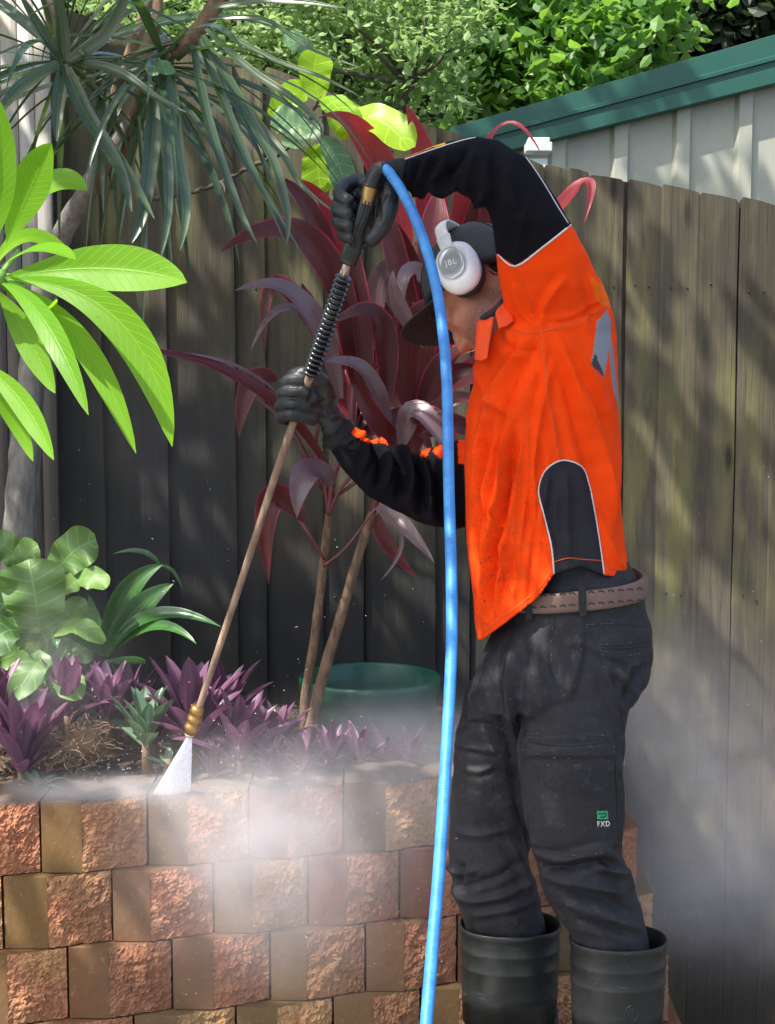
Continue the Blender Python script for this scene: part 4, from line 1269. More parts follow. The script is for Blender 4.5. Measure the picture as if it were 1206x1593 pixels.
# ---- unseen shade tree (crown clumps set sunward of the spots to shade) ------------------------
def toward(px, py, Y, t): return P(px, py, Y) + SUN * t
def shade_tree():
    root = empty('shade_tree', (-2.6, 3.6, 0), 'unseen leafy tree with crown clumps placed to shade the yard', 'tree')
    mb = MB(); blobs = []
    for k, (px, py, Y, t, rx, ry, rz, n) in enumerate([
        (60, 700, 4.2, 2.6, .42, .3, .25, 150), (300, 850, 4.2, 2.7, .40, .3, .3, 130), (620, 500, 4.25, 2.5, .40, .3, .3, 60), (250, 300, 4.2, 2.4, .45, .3, .3, 55), (950, 520, 4.3, 2.5, .35, .25, .3, 55),
        (1160, 800, 4.3, 2.8, .35, .3, .3, 60), (560, 1000, 4.2, 3.0, .35, .3, .3, 110), (1000, 1150, 4.3, 3.2, .35, .3, .3, 75), (120, 1050, 3.9, 2.9, .35, .3, .2, 60),
        (860, 470, 2.85, 1.9, .20, .2, .13, 230), (950, 620, 2.85, 1.9, .13, .16, .12, 130), (700, 520, 3.0, 1.9, .15, .15, .12, 80), (780, 1300, 2.95, 2.5, .25, .2, .2, 110), (920, 1150, 2.9, 2.4, .16, .2, .15, 60),
        (100, 1450, 3.2, 2.9, .3, .2, .2, 60), (330, 1500, 3.2, 2.9, .3, .2, .2, 50), (560, 1400, 3.3, 2.9, .3, .2, .2, 60), (1180, 250, 5.3, 2.6, .7, .3, .3, 160), (900, 250, 5.3, 2.6, .5, .3, .3, 110), (560, 700, 3.55, 2.2, .3, .2, .15, 90)]):
        p = toward(px, py, Y, t); b = (p.x, p.y, p.z, rx, ry, rz); blobs.append(b)
        crown(mb, [b], n, .12, 770 + k, .20)
    mb.build('crown', M_bg2, root, False)
    tb = MB()
    limb_to(tb, Vector((-2.6, 3.6, -.1)), Vector((-2.3, 3.6, 2.6)), .12, .08, 5)
    for b in blobs: limb_to(tb, Vector((-2.3, 3.6, 2.6)), Vector(b[:3]), .035, .008, int(b[0] * 7) + 3)
    tb.build('trunk', M_bark, root)
shade_tree()

# ================================================================== WORKER
person = empty('person', (P(860, 900, 3.0).x, 3.0, 0.0), 'worker in orange and black work shirt and black trousers bending to aim a spray wand', 'person')

def st(p1, p2, Y, k, e=2.2, shrink=1.0, hd=None, tilt=0.0):
    """body station: p1,p2 = outline points in the photo; depth half = k*half width or hd metres"""
    a, b = P(*p1, Y), P(*p2, Y)
    C = (a + b) / 2; A = (b - a) / 2 * shrink
    B = Vector((0, 1, tilt)).normalized() * ((hd if hd else A.length * k / shrink) * shrink)
    return (C, A, B, e)
def stations(lst, shrink=1.0):
    return [st(s[0], s[1], s[2], s[3] if s[3] > 0 else 0, s[4] if len(s) > 4 else 2.2, shrink, -s[3] if s[3] < 0 else None) for s in lst]

TORSO = [((795, 458), (930, 432), 3.0, -.10), ((768, 480), (945, 462), 3.0, -.155), ((748, 512), (951, 500), 3.0, -.175, 2.4), ((738, 580), (957, 572), 3.0, -.175, 2.4), ((726, 650), (961, 645), 3.0, -.165, 2.4),
         ((722, 720), (964, 715), 3.0, -.16, 2.4), ((727, 800), (966, 785), 3.0, -.162, 2.4), ((731, 870), (969, 840), 3.0, -.165, 2.4), ((736, 935), (976, 880), 3.0, -.168, 2.4), ((742, 985), (984, 905), 3.0, -.168, 2.4), ((748, 1030), (990, 935), 3.0, -.165, 2.4)]
LARM = [((785, 560), (935, 540), 2.93, .5), ((782, 500), (948, 500), 2.89, .55), ((781, 450), (938, 448), 2.85, .65), ((773, 400), (915, 396), 2.82, .75), ((765, 352), (884, 342), 2.79, .85),
        ((758, 330), (850, 288), 2.775, .9), ((748, 322), (818, 244), 2.77, .9), ((737, 312), (775, 214), 2.77, .9), ((716, 302), (733, 210), 2.775, .9), ((688, 297), (688, 223), 2.785, .95),
        ((658, 304), (655, 234), 2.80, .95), ((632, 298), (632, 244), 2.815, 1), ((612, 292), (612, 252), 2.83, 1)]
RARM = [((515, 702), (550, 660), 3.02, 1.0), ((541, 738), (575, 680), 3.03, 1), ((570, 770), (610, 688), 3.05, .9), ((612, 794), (650, 702), 3.07, .9), ((664, 818), (692, 690), 3.09, .9), ((708, 822), (728, 686), 3.11, .9),
        ((775, 800), (775, 680), 3.13, .9), ((830, 740), (790, 640), 3.14, .9), ((880, 640), (790, 600), 3.14, .8), ((890, 560), (790, 540), 3.12, .8)]
HIPS = [((822, 842), (955, 825), 3.0, -.132, 2.5), ((812, 880), (968, 858), 3.0, -.138, 2.5), ((800, 906), (984, 885), 3.0, -.148, 2.5), ((788, 930), (996, 912), 3.0, -.150, 2.5), ((778, 955), (1001, 938), 3.0, -.152, 2.5), ((768, 985), (1011, 978), 3.0, -.158, 2.4), ((752, 1020), (1011, 1020), 3.0, -.163, 2.4), ((735, 1060), (1002, 1058), 3.0, -.165, 2.4), ((724, 1092), (985, 1090), 3.0, -.150, 2.4)]
NLEG = [((812, 1040), (1000, 1030), 2.93, .75), ((806, 1090), (985, 1085), 2.92, .80), ((806, 1140), (972, 1135), 2.915, .85), ((812, 1200), (969, 1200), 2.91, .85), ((818, 1260), (967, 1260), 2.91, .85), ((823, 1315), (968, 1312), 2.91, .85),
        ((836, 1365), (978, 1350), 2.91, .82), ((858, 1410), (991, 1395), 2.915, .82), ((886, 1450), (1004, 1440), 2.92, .85), ((900, 1490), (1012, 1485), 2.92, .85), ((905, 1540), (1015, 1540), 2.92, .8)]
FLEG = [((745, 1040), (890, 1040), 3.09, .75), ((722, 1085), (860, 1090), 3.10, .8), ((708, 1140), (846, 1145), 3.11, .85), ((704, 1200), (836, 1200), 3.11, .85), ((700, 1260), (832, 1260), 3.11, .85), ((697, 1325), (826, 1325), 3.11, .85),
        ((703, 1380), (838, 1378), 3.11, .85), ((720, 1428), (846, 1424), 3.11, .85), ((730, 1470), (850, 1470), 3.11, .85), ((735, 1530), (852, 1530), 3.11, .8)]

# hands: finger chains in photo points with their depth
LH_palm = [(P(625, 272, 2.825), .026), (P(600, 280, 2.84), .036), (P(583, 300, 2.85), .040), (P(575, 330, 2.85), .036), (P(572, 352, 2.85), .026)]
LH = [([(590, 290, 2.86), (556, 283, 2.868), (536, 290, 2.85), (529, 303, 2.825), (541, 312, 2.805)], .0125),
      ([(588, 305, 2.86), (550, 302, 2.868), (531, 312, 2.85), (526, 326, 2.822), (541, 333, 2.80)], .0130),
      ([(585, 325, 2.86), (550, 323, 2.868), (532, 333, 2.85), (528, 346, 2.822), (543, 352, 2.80)], .0125),
      ([(582, 342, 2.86), (552, 343, 2.865), (538, 354, 2.85), (535, 366, 2.825), (545, 371, 2.805)], .0112),
      ([(607, 290, 2.81), (605, 320, 2.79), (597, 348, 2.785), (580, 372, 2.79)], .0150)]
RH_palm = [(P(540, 690, 3.02), .027), (P(520, 662, 3.015), .032), (P(505, 638, 3.01), .038), (P(495, 615, 3.00), .036), (P(490, 602, 3.00), .026)]
RH = [([(492, 602, 2.975), (468, 592, 2.955), (449, 594, 2.965), (443, 600, 2.995), (458, 604, 3.02)], .0125),
      ([(494, 620, 2.975), (467, 610, 2.952), (446, 611, 2.965), (441, 617, 2.995), (456, 621, 3.02)], .0130),
      ([(494, 638, 2.975), (464, 629, 2.952), (443, 629, 2.965), (438, 635, 2.995), (452, 639, 3.02)], .0125),
      ([(492, 653, 2.975), (461, 646, 2.957), (443, 646, 2.970), (437, 650, 2.995), (450, 654, 3.02)], .0112),
      ([(512, 622, 2.985), (500, 594, 2.965), (480, 582, 2.958), (462, 583, 2.965), (452, 589, 2.985)], .0135)]
def hand(mb, palm, fingers, s=1.0):
    g = 1.12 if s == 1.0 else 1.0
    pp = catmull([a for a, b in palm], 4); n = len(pp)
    rr = [palm[min(len(palm) - 1, i // 4)][1] * (1 - (i % 4) / 4) + palm[min(len(palm) - 1, i // 4 + 1)][1] * ((i % 4) / 4) for i in range(n)]
    mb.tube(pp, [r * s * .95 for r in rr], 16, flat=.72)
    for pts, r in fingers:
        q = catmull([P(*p) for p in pts], 5); m = len(q)
        rad = []
        for i in range(m):
            t = i / (m - 1)
            kn = .08 * (math.exp(-((t - .33) / .06) ** 2) + math.exp(-((t - .66) / .06) ** 2))
            rad.append(r * s * g * (1.08 - .22 * t + kn))
        mb.tube(q, rad, 10)
        mb.ellipsoid(q[-1], Vector((rad[-1], 0, 0)), Vector((0, rad[-1], 0)), Vector((0, 0, rad[-1])), 8, 6)

# head frame: f forward (face), l out of the left ear, u crown
HL = Vector((-.50, -.80, .33)).normalized()
HD = Vector((-.52, 0, -.80)); HD = (HD - HL * HD.dot(HL)).normalized()
HU = HD.cross(HL).normalized()
EAR = P(727, 428, 2.915)
HC = EAR - HL * .074
def H(f, l, u): return HC + HD * f + HL * l + HU * u

def build_body():
    mb = MB()
    mb.sections(stations(TORSO[:6], .84) + stations([((780, 800), (945, 790), 3.0, -.145), ((800, 880), (965, 870), 3.0, -.145), ((800, 940), (985, 935), 3.0, -.145), ((800, 1000), (985, 1000), 3.0, -.145)], .92)); mb.sections(stations(LARM, .55)); mb.sections(stations(RARM, .46))
    mb.sections(stations(HIPS, .80)); mb.sections(stations(NLEG, .72)); mb.sections(stations(FLEG, .72))
    hand(mb, LH_palm, LH, .48); hand(mb, RH_palm, RH, .48)
    # lower legs and feet inside the boots
    for (px, Y) in ((955, 2.92), (795, 3.11)):
        t = P(px, 1520, Y)
        mb.tube([t, Vector((t.x, Y, .12)), Vector((t.x - .02, Y, .07))], [.055, .045, .045], 14)
        mb.tube([Vector((t.x + .03, Y, .05)), Vector((t.x - .05, Y, .035)), Vector((t.x - .15, Y, .028))], [.03, .022, .014], 14)
    # neck
    mb.tube([P(862, 520, 3.0), P(812, 468, 2.995), H(-.045, 0, -.075), H(-.02, 0, -.02)], [.085, .064, .058, .06], 24)
    # skull, jaw, face
    mb.ellipsoid(H(-.012, 0, .035), HD * .098, HL * .076, HU * .088, 28, 18)
    mb.ellipsoid(H(.035, 0, -.03), HD * .066, HL * .064, HU * .075, 24, 16)
    mb.ellipsoid(H(.058, 0, -.085), HD * .038, HL * .040, HU * .032, 18, 12)     # chin
    mb.ellipsoid(H(.020, 0, -.075), HD * .060, HL * .058, HU * .030, 18, 12)     # jaw line
    mb.ellipsoid(H(.082, 0, .022), HD * .018, HL * .052, HU * .012, 14, 10)      # brow
    mb.tube([H(.086, 0, .012), H(.103, 0, -.010), H(.113, 0, -.028), H(.098, 0, -.038)], [.009, .011, .0125, .010], 12)
    for s in (1, -1):
        mb.ellipsoid(H(.104, s * .012, -.034), HD * .011, HL * .009, HU * .008, 10, 8)
        mb.ellipsoid(H(.066, s * .040, -.018), HD * .026, HL * .020, HU * .020, 12, 8)   # cheek
        mb.ellipsoid(H(-.005, s * .076, -.008), HD * .018, HL * .008, HU * .032, 14, 10)  # ear
        mb.ellipsoid(H(.080, s * .031, .003), HD * .012, HL * .014, HU * .010, 12, 8)      # eyelid
    mb.tube([H(.088, .026, -.057), H(.100, 0, -.054), H(.088, -.026, -.057)], [.005, .008, .005], 8)
    mb.tube([H(.086, .024, -.067), H(.097, 0, -.068), H(.086, -.024, -.067)], [.005, .0085, .005], 8)
    return remeshed(mb, .0042, 5)
def mat_skin():
    t = NT('skin')
    c = t.coord('Object'); n1 = t.noise(c, 25, 5); n2 = t.noise(c, 420, 3); n3 = t.noise(c, 60, 3)
    col = t.mix(n1, (0.38, 0.130, 0.080), (0.48, 0.190, 0.125))
    # beard stubble round the jaw
    at = t.n('ShaderNodeAttribute', attribute_name='stubble')
    m = t.math('MULTIPLY', at.outputs['Fac'], t.ramp(n2, [(0.35, 0.35), (0.6, 1.0)]))
    col = t.mix(t.math('MULTIPLY', m, 0.8), col, (0.06, 0.035, 0.028))
    b = t.pbr(col, 0.5, t.bump(n3, 0.2, 0.002), 0.4)
    b.inputs['Subsurface Weight'].default_value = 0.15
    b.inputs['Subsurface Radius'].default_value = (0.02, 0.008, 0.004)
    b.inputs['Subsurface Scale'].default_value = 0.3
    return t.done(b)
M_skin = mat_skin()
bme = build_body()
co = coords(bme)
rel = co - np.array(HC)
lf, ll, lu = rel @ np.array(HD), rel @ np.array(HL), rel @ np.array(HU)
sm = lambda a, b, x: np.clip((x - a) / (b - a), 0, 1)
stub = sm(-.025, -.05, lu) * sm(-.03, 0.0, lf) * (1 - sm(.095, .11, lf)) * sm(-.16, -.13, lu)
stub = np.maximum(stub, sm(.05, .03, lf) * sm(-.01, .01, lf) * sm(.05, .06, np.abs(ll)) * sm(.02, -.02, lu) * .8 * (np.linalg.norm(rel, axis=1) < .2))
stub *= (np.linalg.norm(rel, axis=1) < .17)
a = bme.attributes.new('stubble', 'FLOAT', 'POINT'); a.data.foreach_set('value', stub.astype(np.float32))
body = link('body', bme, M_skin, person)

# ---- hair under the cap ------------------------------------------------------
mb = MB()
r = random.Random(4)
for i in range(1500):
    a = r.uniform(0, 6.28)
    f = r.uniform(-.115, -.03); l = r.uniform(-.074, .074); u = r.uniform(-.045, .03)
    p = H(f, l, u)
    c0 = H(-.012, 0, .035); q = p - c0
    qn = Vector((q.dot(HD) / .098, q.dot(HL) / .076, q.dot(HU) / .088)).normalized()
    p = c0 + HD * (qn.x * .0985) + HL * (qn.y * .0765) + HU * (qn.z * .0885)
    if qn.x > -.15 or (p - HC).dot(HU) > .004: continue
    n = (HD * qn.x + HL * qn.y + HU * qn.z)
    d = (n * .5 - HU * 1.0 + Vector((r.gauss(0, .2), r.gauss(0, .2), r.gauss(0, .2)))).normalized()
    mb.tube([p, p + d * .008, p + d * .016 + n * .001], [.0011, .0009, .0003], 4)
mb.build('hair', simple('dark_hair', (0.025, 0.016, 0.012), 0.5), person)

# ---- shirt ------------------------------------------------------------------------
def cloth_mat(name, tint=None, rough=0.85, weave=900, attr=True, grime=None, spec=0.25, bumpd=.0012):
    t = NT(name)
    c = t.coord('Object')
    n1 = t.noise(c, 10, 5, .6); n2 = t.noise(c, weave, 2); n3 = t.noise(c, 55, 4, .6)
    if attr:
        at = t.n('ShaderNodeAttribute', attribute_name='panel'); col = at.outputs['Color']
    else: col = tint
    col = t.mix(t.ramp(n1, [(0.3, 0.18), (0.6, 0.0)]), col, (0.0, 0.0, 0.0))
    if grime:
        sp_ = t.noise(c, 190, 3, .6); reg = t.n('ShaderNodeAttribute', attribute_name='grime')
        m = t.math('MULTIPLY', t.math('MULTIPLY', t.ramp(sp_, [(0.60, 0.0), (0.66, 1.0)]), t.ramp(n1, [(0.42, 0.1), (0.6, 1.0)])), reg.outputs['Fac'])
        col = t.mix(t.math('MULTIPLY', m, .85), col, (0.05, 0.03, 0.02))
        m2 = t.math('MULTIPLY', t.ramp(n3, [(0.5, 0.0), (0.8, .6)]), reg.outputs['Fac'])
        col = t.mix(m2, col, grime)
    h = t.math('ADD', t.math('MULTIPLY', n2, .5), t.math('MULTIPLY', n3, .7))
    b = t.pbr(col, rough, t.bump(h, .35, bumpd * 2), spec)
    return t.done(b)
M_shirt = cloth_mat('work_shirt_cloth', spec=.12, grime=(0.32, 0.06, 0.015))
mb = MB()
mb.sections(stations(TORSO), 40); mb.sections(stations(LARM), 28); mb.sections(stations(RARM), 28)
# bridge of the shoulder
mb.ellipsoid(P(862, 500, 2.92), Vector((.105, 0, 0)), Vector((0, .10, 0)), Vector((0, 0, .075)), 24, 16)
mb.ellipsoid(P(862, 500, 3.08), Vector((.10, 0, 0)), Vector((0, .10, 0)), Vector((0, 0, .06)), 24, 16)
sme = remeshed(mb, .0031, 10)
TF = [  # torso folds
    ([(845, 520), (850, 600), (865, 690), (875, 720)], 4, 7), ([(865, 515), (900, 600), (935, 700), (955, 800)], 6, 10), ([(880, 520), (925, 590), (955, 660)], 4, 8),
    ([(840, 530), (800, 600), (775, 680), (765, 760)], -6, 12), ([(820, 530), (790, 570), (762, 620), (745, 700)], 5, 9), ([(790, 650), (778, 740), (765, 840), (752, 960)], 7, 9),
    ([(768, 640), (752, 720), (742, 820), (745, 930)], -7, 8), ([(812, 690), (800, 780), (782, 880), (770, 950)], 5, 8), ([(842, 640), (836, 720), (822, 800), (800, 900)], -4, 10),
    ([(870, 560), (895, 660), (925, 760), (945, 870)], -5, 10), ([(910, 600), (940, 700), (958, 830)], 4, 8), ([(736, 560), (760, 620), (800, 650)], 4, 8), ([(770, 780), (785, 860), (800, 930)], 7, 6), ([(800, 660), (790, 760), (770, 860), (764, 960)], -8, 7), ([(860, 560), (842, 640), (832, 740), (835, 830)], 6, 8), ([(756, 660), (748, 760), (752, 860)], -7, 6),
    ([(745, 700), (760, 790), (756, 880)], 6, 7), ([(925, 760), (950, 850), (975, 890)], 4, 8), ([(880, 740), (882, 800), (885, 870)], 5, 7), ([(862, 740), (855, 800), (868, 860)], -4, 7),
    ([(770, 500), (790, 540), (838, 545)], -3, 7), ([(880, 430), (850, 470), (842, 510)], 4, 8), ([(800, 440), (810, 480), (835, 510)], 4, 8), ([(905, 430), (915, 470), (930, 520)], -3, 9),
    ([(850, 500), (890, 498), (940, 470)], -3, 5),
    # near sleeve
    ([(700, 228), (690, 260), (670, 285)], 6, 7), ([(725, 225), (712, 255), (690, 280)], -6, 8), ([(675, 240), (660, 262), (650, 290)], 6, 6), ([(650, 245), (640, 265), (635, 290)], 6, 5), ([(740, 235), (730, 270), (722, 300)], 5, 9),
    ([(765, 232), (770, 280), (765, 330)], -6, 12), ([(790, 250), (800, 300), (800, 360)], 3, 12), ([(630, 250), (625, 270), (622, 288)], -5, 4), ([(712, 290), (690, 297), (665, 292)], 7, 7), ([(755, 300), (742, 318), (730, 310)], 5, 8), ([(665, 300), (650, 304), (640, 298)], 5, 6),
    ([(820, 320), (810, 360), (806, 400)], 3, 10),
    # far sleeve
    ([(560, 672), (572, 700), (565, 735)], 6, 7), ([(590, 684), (606, 710), (600, 760)], 7, 8), ([(618, 695), (640, 725), (640, 780)], 9, 9), ([(650, 704), (668, 740), (672, 800)], 9, 8), ([(690, 692), (690, 740), (700, 800)], 8, 8),
    ([(575, 685), (590, 720), (585, 760)], -8, 7), ([(605, 692), (624, 730), (620, 780)], -9, 8), ([(633, 706), (655, 745), (655, 800)], -9, 7), ([(668, 712), (682, 760), (688, 810)], -9, 7), ([(620, 770), (660, 800), (720, 812)], 6, 9), ([(545, 700), (560, 690), (572, 676)], -5, 5)]
TF += [([(x, 640 + i * 9), (x - 8 + i * 3, 760), (x - 24 + i * 4, 880), (x - 34 + i * 5, 960)], (-1) ** i * 3.5, 6) for i, x in enumerate((788, 806, 822, 838))]
TF = [(smooth2(p), a, w) for p, a, w in TF]
folds(sme, [(p, a * 1.7, w * .8) for p, a, w in TF])
wobble(sme, .0016, 34, 3); wobble(sme, .0008, 80, 4)
co = coords(sme); no = normals(sme); X, Y2 = proj(co)
# open hem: drop everything below the hem line
HEM = [(700, 1003), (750, 995), (790, 966), (838, 928), (862, 893), (905, 880), (940, 895), (985, 898), (1050, 902)]
hx = np.interp(X, [p[0] for p in HEM], [p[1] for p in HEM])
isT = (Y2 > 860) 
kill = (Y2 > hx) & isT
bm = bmesh.new(); bm.from_mesh(sme); bm.verts.ensure_lookup_table()
bmesh.ops.delete(bm, geom=[bm.verts[i] for i in np.nonzero(kill)[0]], context='VERTS')
for v in [v for v in bm.verts if v.is_boundary]:
    for it in range(3):
        q = proj(np.array([tuple(v.co)])); yy = float(np.interp(q[0][0], [p[0] for p in HEM], [p[1] for p in HEM]))
        v.co.z -= (yy - float(q[1][0])) * 3.0 / F
bm.to_mesh(sme); bm.free()
co = coords(sme); no = normals(sme); X, Y2 = proj(co)
# snap the ragged rim to the hem line
near = (Y2 > np.interp(X, [p[0] for p in HEM], [p[1] for p in HEM]) - 6) & (Y2 > 860)
dz = (np.interp(X, [p[0] for p in HEM], [p[1] for p in HEM]) - Y2) * 3.0 / F
ORANGE = np.array([0.90, 0.062, 0.003]); BLACK = np.array([0.0055, 0.005, 0.008]); GREY = np.array([0.22, 0.24, 0.27]); SUN_YEL = np.array([0.85, 0.42, 0.01])
col = np.tile(ORANGE, (len(co), 1))
bl = smooth2([(690, 470), (768, 392), (802, 414), (845, 384), (888, 350), (960, 300)], 4)
bl = [(600, 392), (768, 392), (802, 414), (845, 384), (888, 350), (980, 340), (980, 150), (560, 150), (560, 330)]
black = in_poly(X, Y2, bl)
SIDE = smooth2([(863, 900), (858, 850), (846, 800), (838, 765), (845, 738), (860, 722), (880, 716), (905, 726), (916, 752), (926, 800), (934, 850), (941, 905)], 5)
black |= in_poly(X, Y2, SIDE) & (co[:, 1] < 3.0)
rarm = (co[:, 1] > 2.95) & in_poly(X, Y2, [(500, 640), (727, 640), (722, 700), (726, 840), (500, 840)]) & (X < 728) & ~((X > 713) & (Y2 < 722))
black |= rarm
# orange stripe on the outer edge of both sleeves
st1 = rarm & (no[:, 2] > .50) & (no[:, 1] > -.35) & (((X > 548) & (X < 584)) | ((X > 594) & (X < 606)) | ((X > 654) & (X < 668)) | ((X > 676) & (X < 686)))
st2 = in_poly(X, Y2, [(600, 200), (690, 200), (690, 262), (600, 262)]) & (no[:, 1] > -.7) & (no[:, 2] > .45) & (X > 616) & (X < 690)
col[black] = BLACK
for pg in ([(544, 645), (562, 645), (592, 670), (586, 690), (565, 686), (545, 673)], [(590, 670), (608, 676), (604, 692), (592, 688)], [(654, 708), (660, 688), (670, 698), (662, 712)], [(674, 702), (682, 682), (692, 700), (686, 714)]):
    col[in_poly(X, Y2, pg) & rarm] = ORANGE
st2 = in_poly(X, Y2, [(612, 225), (692, 205), (692, 225), (670, 230), (640, 242), (612, 254)])
fr = np.clip((X - 625) / 50, 0, 1)[:, None]
col[st2] = (ORANGE * (1 - fr) + SUN_YEL * fr)[st2]  # orange stripe fading to yellow: sunlight painted into the cloth colour
sun_patch = in_poly(X, Y2, [(918, 428), (955, 455), (950, 480), (928, 468)]) & (co[:, 1] < 3.1); col[sun_patch] = np.array([.90, .13, .004])  # sun glow on the shoulder top, painted as a lighter orange
sp_ = in_poly(X, Y2, SIDE) & (co[:, 1] < 3.0)
col[sp_] = np.array([.026, .024, .030])
REF1 = [(929, 500), (944, 482), (951, 500), (950, 530), (940, 588), (920, 566)]
REF2 = [(948, 520), (954, 540), (960, 600), (965, 640), (955, 610), (950, 580)]
REFD = [(926, 548), (941, 588), (920, 568)]
on = co[:, 1] < 3.05
for pg in (REF1, REF2): col[in_poly(X, Y2, pg) & on] = GREY
col[in_poly(X, Y2, REFD) & on] = np.array([.05, .055, .06])
at = sme.attributes.new('panel', 'FLOAT_COLOR', 'POINT')
at.data.foreach_set('color', np.concatenate([col, np.ones((len(co), 1))], 1).astype(np.float32).ravel())
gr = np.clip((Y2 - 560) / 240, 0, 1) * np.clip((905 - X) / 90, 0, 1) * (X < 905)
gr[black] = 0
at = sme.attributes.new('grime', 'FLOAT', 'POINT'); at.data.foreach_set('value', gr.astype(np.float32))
shirt_bvh = bvh_of(sme)
shirt = link('shirt', sme, M_shirt, person)
so = shirt.modifiers.new('s', 'SOLIDIFY'); so.thickness = .002; so.offset = -1
M_pipe = simple('reflective_piping', (0.55, 0.55, 0.56), 0.35)
M_seam = simple('orange_seam', (0.55, 0.075, 0.008), 0.8)
M_bseam = simple('black_seam', (0.008, 0.008, 0.01), 0.8)
mb = MB(); trace(mb, shirt_bvh, smooth2([(766, 392), (775, 396), (802, 414), (845, 384), (888, 350)], 4), .0019, 0); mb.build('piping', M_pipe, shirt)
mb = MB(); trace(mb, shirt_bvh, smooth2([(862, 893), (858, 850), (846, 800), (838, 765), (845, 738), (860, 722), (880, 716), (905, 726), (916, 752), (926, 800), (934, 850), (940, 893)], 5), .0016, 0); mb.build('piping', M_pipe, shirt)
mb = MB(); trace(mb, shirt_bvh, smooth2([(884, 347), (868, 322), (846, 285), (822, 250), (800, 224), (778, 214), (740, 214), (700, 224), (655, 239), (625, 250)], 5), .0014, 0); mb.build('piping', M_pipe, shirt)
mb = MB(); trace(mb, shirt_bvh, smooth2([(775, 492), (790, 510), (815, 518), (842, 516), (890, 502), (945, 478)], 5), .0016, -.0004); mb.build('seam', M_seam, shirt)
mb = MB(); trace(mb, shirt_bvh, smooth2([(841, 516), (848, 580), (862, 660), (876, 716)], 5), .0014, -.0004); mb.build('seam', M_seam, shirt)
mb = MB(); trace(mb, shirt_bvh, smooth2([(780, 500), (782, 560), (760, 612), (757, 640)], 5), .0012, -.0004); mb.build('seam', M_seam, shirt)
mb = MB(); trace(mb, shirt_bvh, smooth2([(802, 414), (818, 450), (838, 512)], 5), .0012, -.0004); mb.build('seam', M_seam, shirt)
mb = MB(); trace(mb, shirt_bvh, smooth2([(754, 983), (790, 955), (838, 916), (858, 886)], 5), .0013, -.0004); mb.build('seam', M_seam, shirt)
mb = MB(); trace(mb, shirt_bvh, smooth2([(942, 884), (960, 886), (980, 887)], 5), .0012, -.0004); mb.build('seam', M_seam, shirt)
mb = MB(); trace(mb, shirt_bvh, smooth2([(862, 874), (885, 868), (905, 870), (936, 872)], 5), .0009, 0); mb.build('seam', M_seam, shirt)
mb = MB(); trace(mb, shirt_bvh, smooth2([(880, 720), (886, 790), (902, 868), (903, 884)], 5), .0012, -.0004); mb.build('side_seam', M_bseam, shirt)
# collar
mb = MB()
def collar_flap(pts, th=.004):
    Q = [P(*p) for p in pts]
    n = (Q[1] - Q[0]).cross(Q[3] - Q[0]).normalized() * th
    c = sum(Q, Vector()) / 4
    vs = []
    for lv in (0, 1):
        for j in range(7):
            for i in range(7):
                u, v = i / 6, j / 6
                p = (Q[0] * (1 - u) + Q[1] * u) * (1 - v) + (Q[3] * (1 - u) + Q[2] * u) * v
                p = p + n * lv + Vector((0, -1, 0)) * (.010 * math.sin(u * 3.14) * math.sin(v * 3.14)) + Vector((0, 0, .002 * math.sin(u * 9)))
                vs.append(p)
    fs = []
    for j in range(6):
        for i in range(6):
            a = j * 7 + i; fs.append((a, a + 1, a + 8, a + 7)); fs.append((49 + a, 49 + a + 7, 49 + a + 8, 49 + a + 1))
    ring_ = [i for i in range(7)] + [7 * j + 6 for j in range(1, 7)] + [42 + i for i in range(5, -1, -1)] + [7 * j for j in range(5, 0, -1)]
    for k in range(len(ring_)):
        a, b = ring_[k], ring_[(k + 1) % len(ring_)]
        fs.append((b, a, a + 49, b + 49))
    mb.add(vs, fs)
collar_flap([(741, 499, 2.875), (768, 492, 2.86), (757, 560, 2.83), (738, 562, 2.86)])
collar_flap([(770, 486, 2.865), (793, 454, 2.89), (800, 500, 2.845), (776, 512, 2.845)])
collar_flap([(741, 499, 2.88), (738, 562, 2.865), (740, 560, 3.06), (744, 505, 3.06)])
cl = mb.build('collar', simple('collar_cloth', (0.85, 0.07, 0.006), .8, bump=.1, bscale=300), shirt)
cl.modifiers.new('s', 'SUBSURF').render_levels = 1
mb = MB()
mb.tube(catmull([P(744, 510, 3.02), P(752, 498, 2.91), P(775, 482, 2.885), P(796, 455, 2.90), P(822, 432, 2.96)], 6), .013, 10, flat=.5)
mb.build('neck_band', simple('neck_band_cloth', (0.03, 0.03, 0.035), .8), shirt)
# knitted cuffs
M_cuff = simple('black_knit', (0.006, 0.006, 0.008), .85, bump=.5, bscale=400)
mb = MB()
q = [P(640, 271, 2.81), P(618, 271, 2.825), P(600, 274, 2.835)]
mb.tube(q, [.029, .027, .026], 24)
mb.build('cuff', M_cuff, shirt)
mb = MB(); q = [P(556, 700, 3.03), P(536, 684, 3.02), P(522, 668, 3.015)]
mb.tube(catmull(q, 5), [.034 + .0015 * math.sin(i * 1.9) for i in range(11)], 24)
mb.build('cuff', M_cuff, shirt)

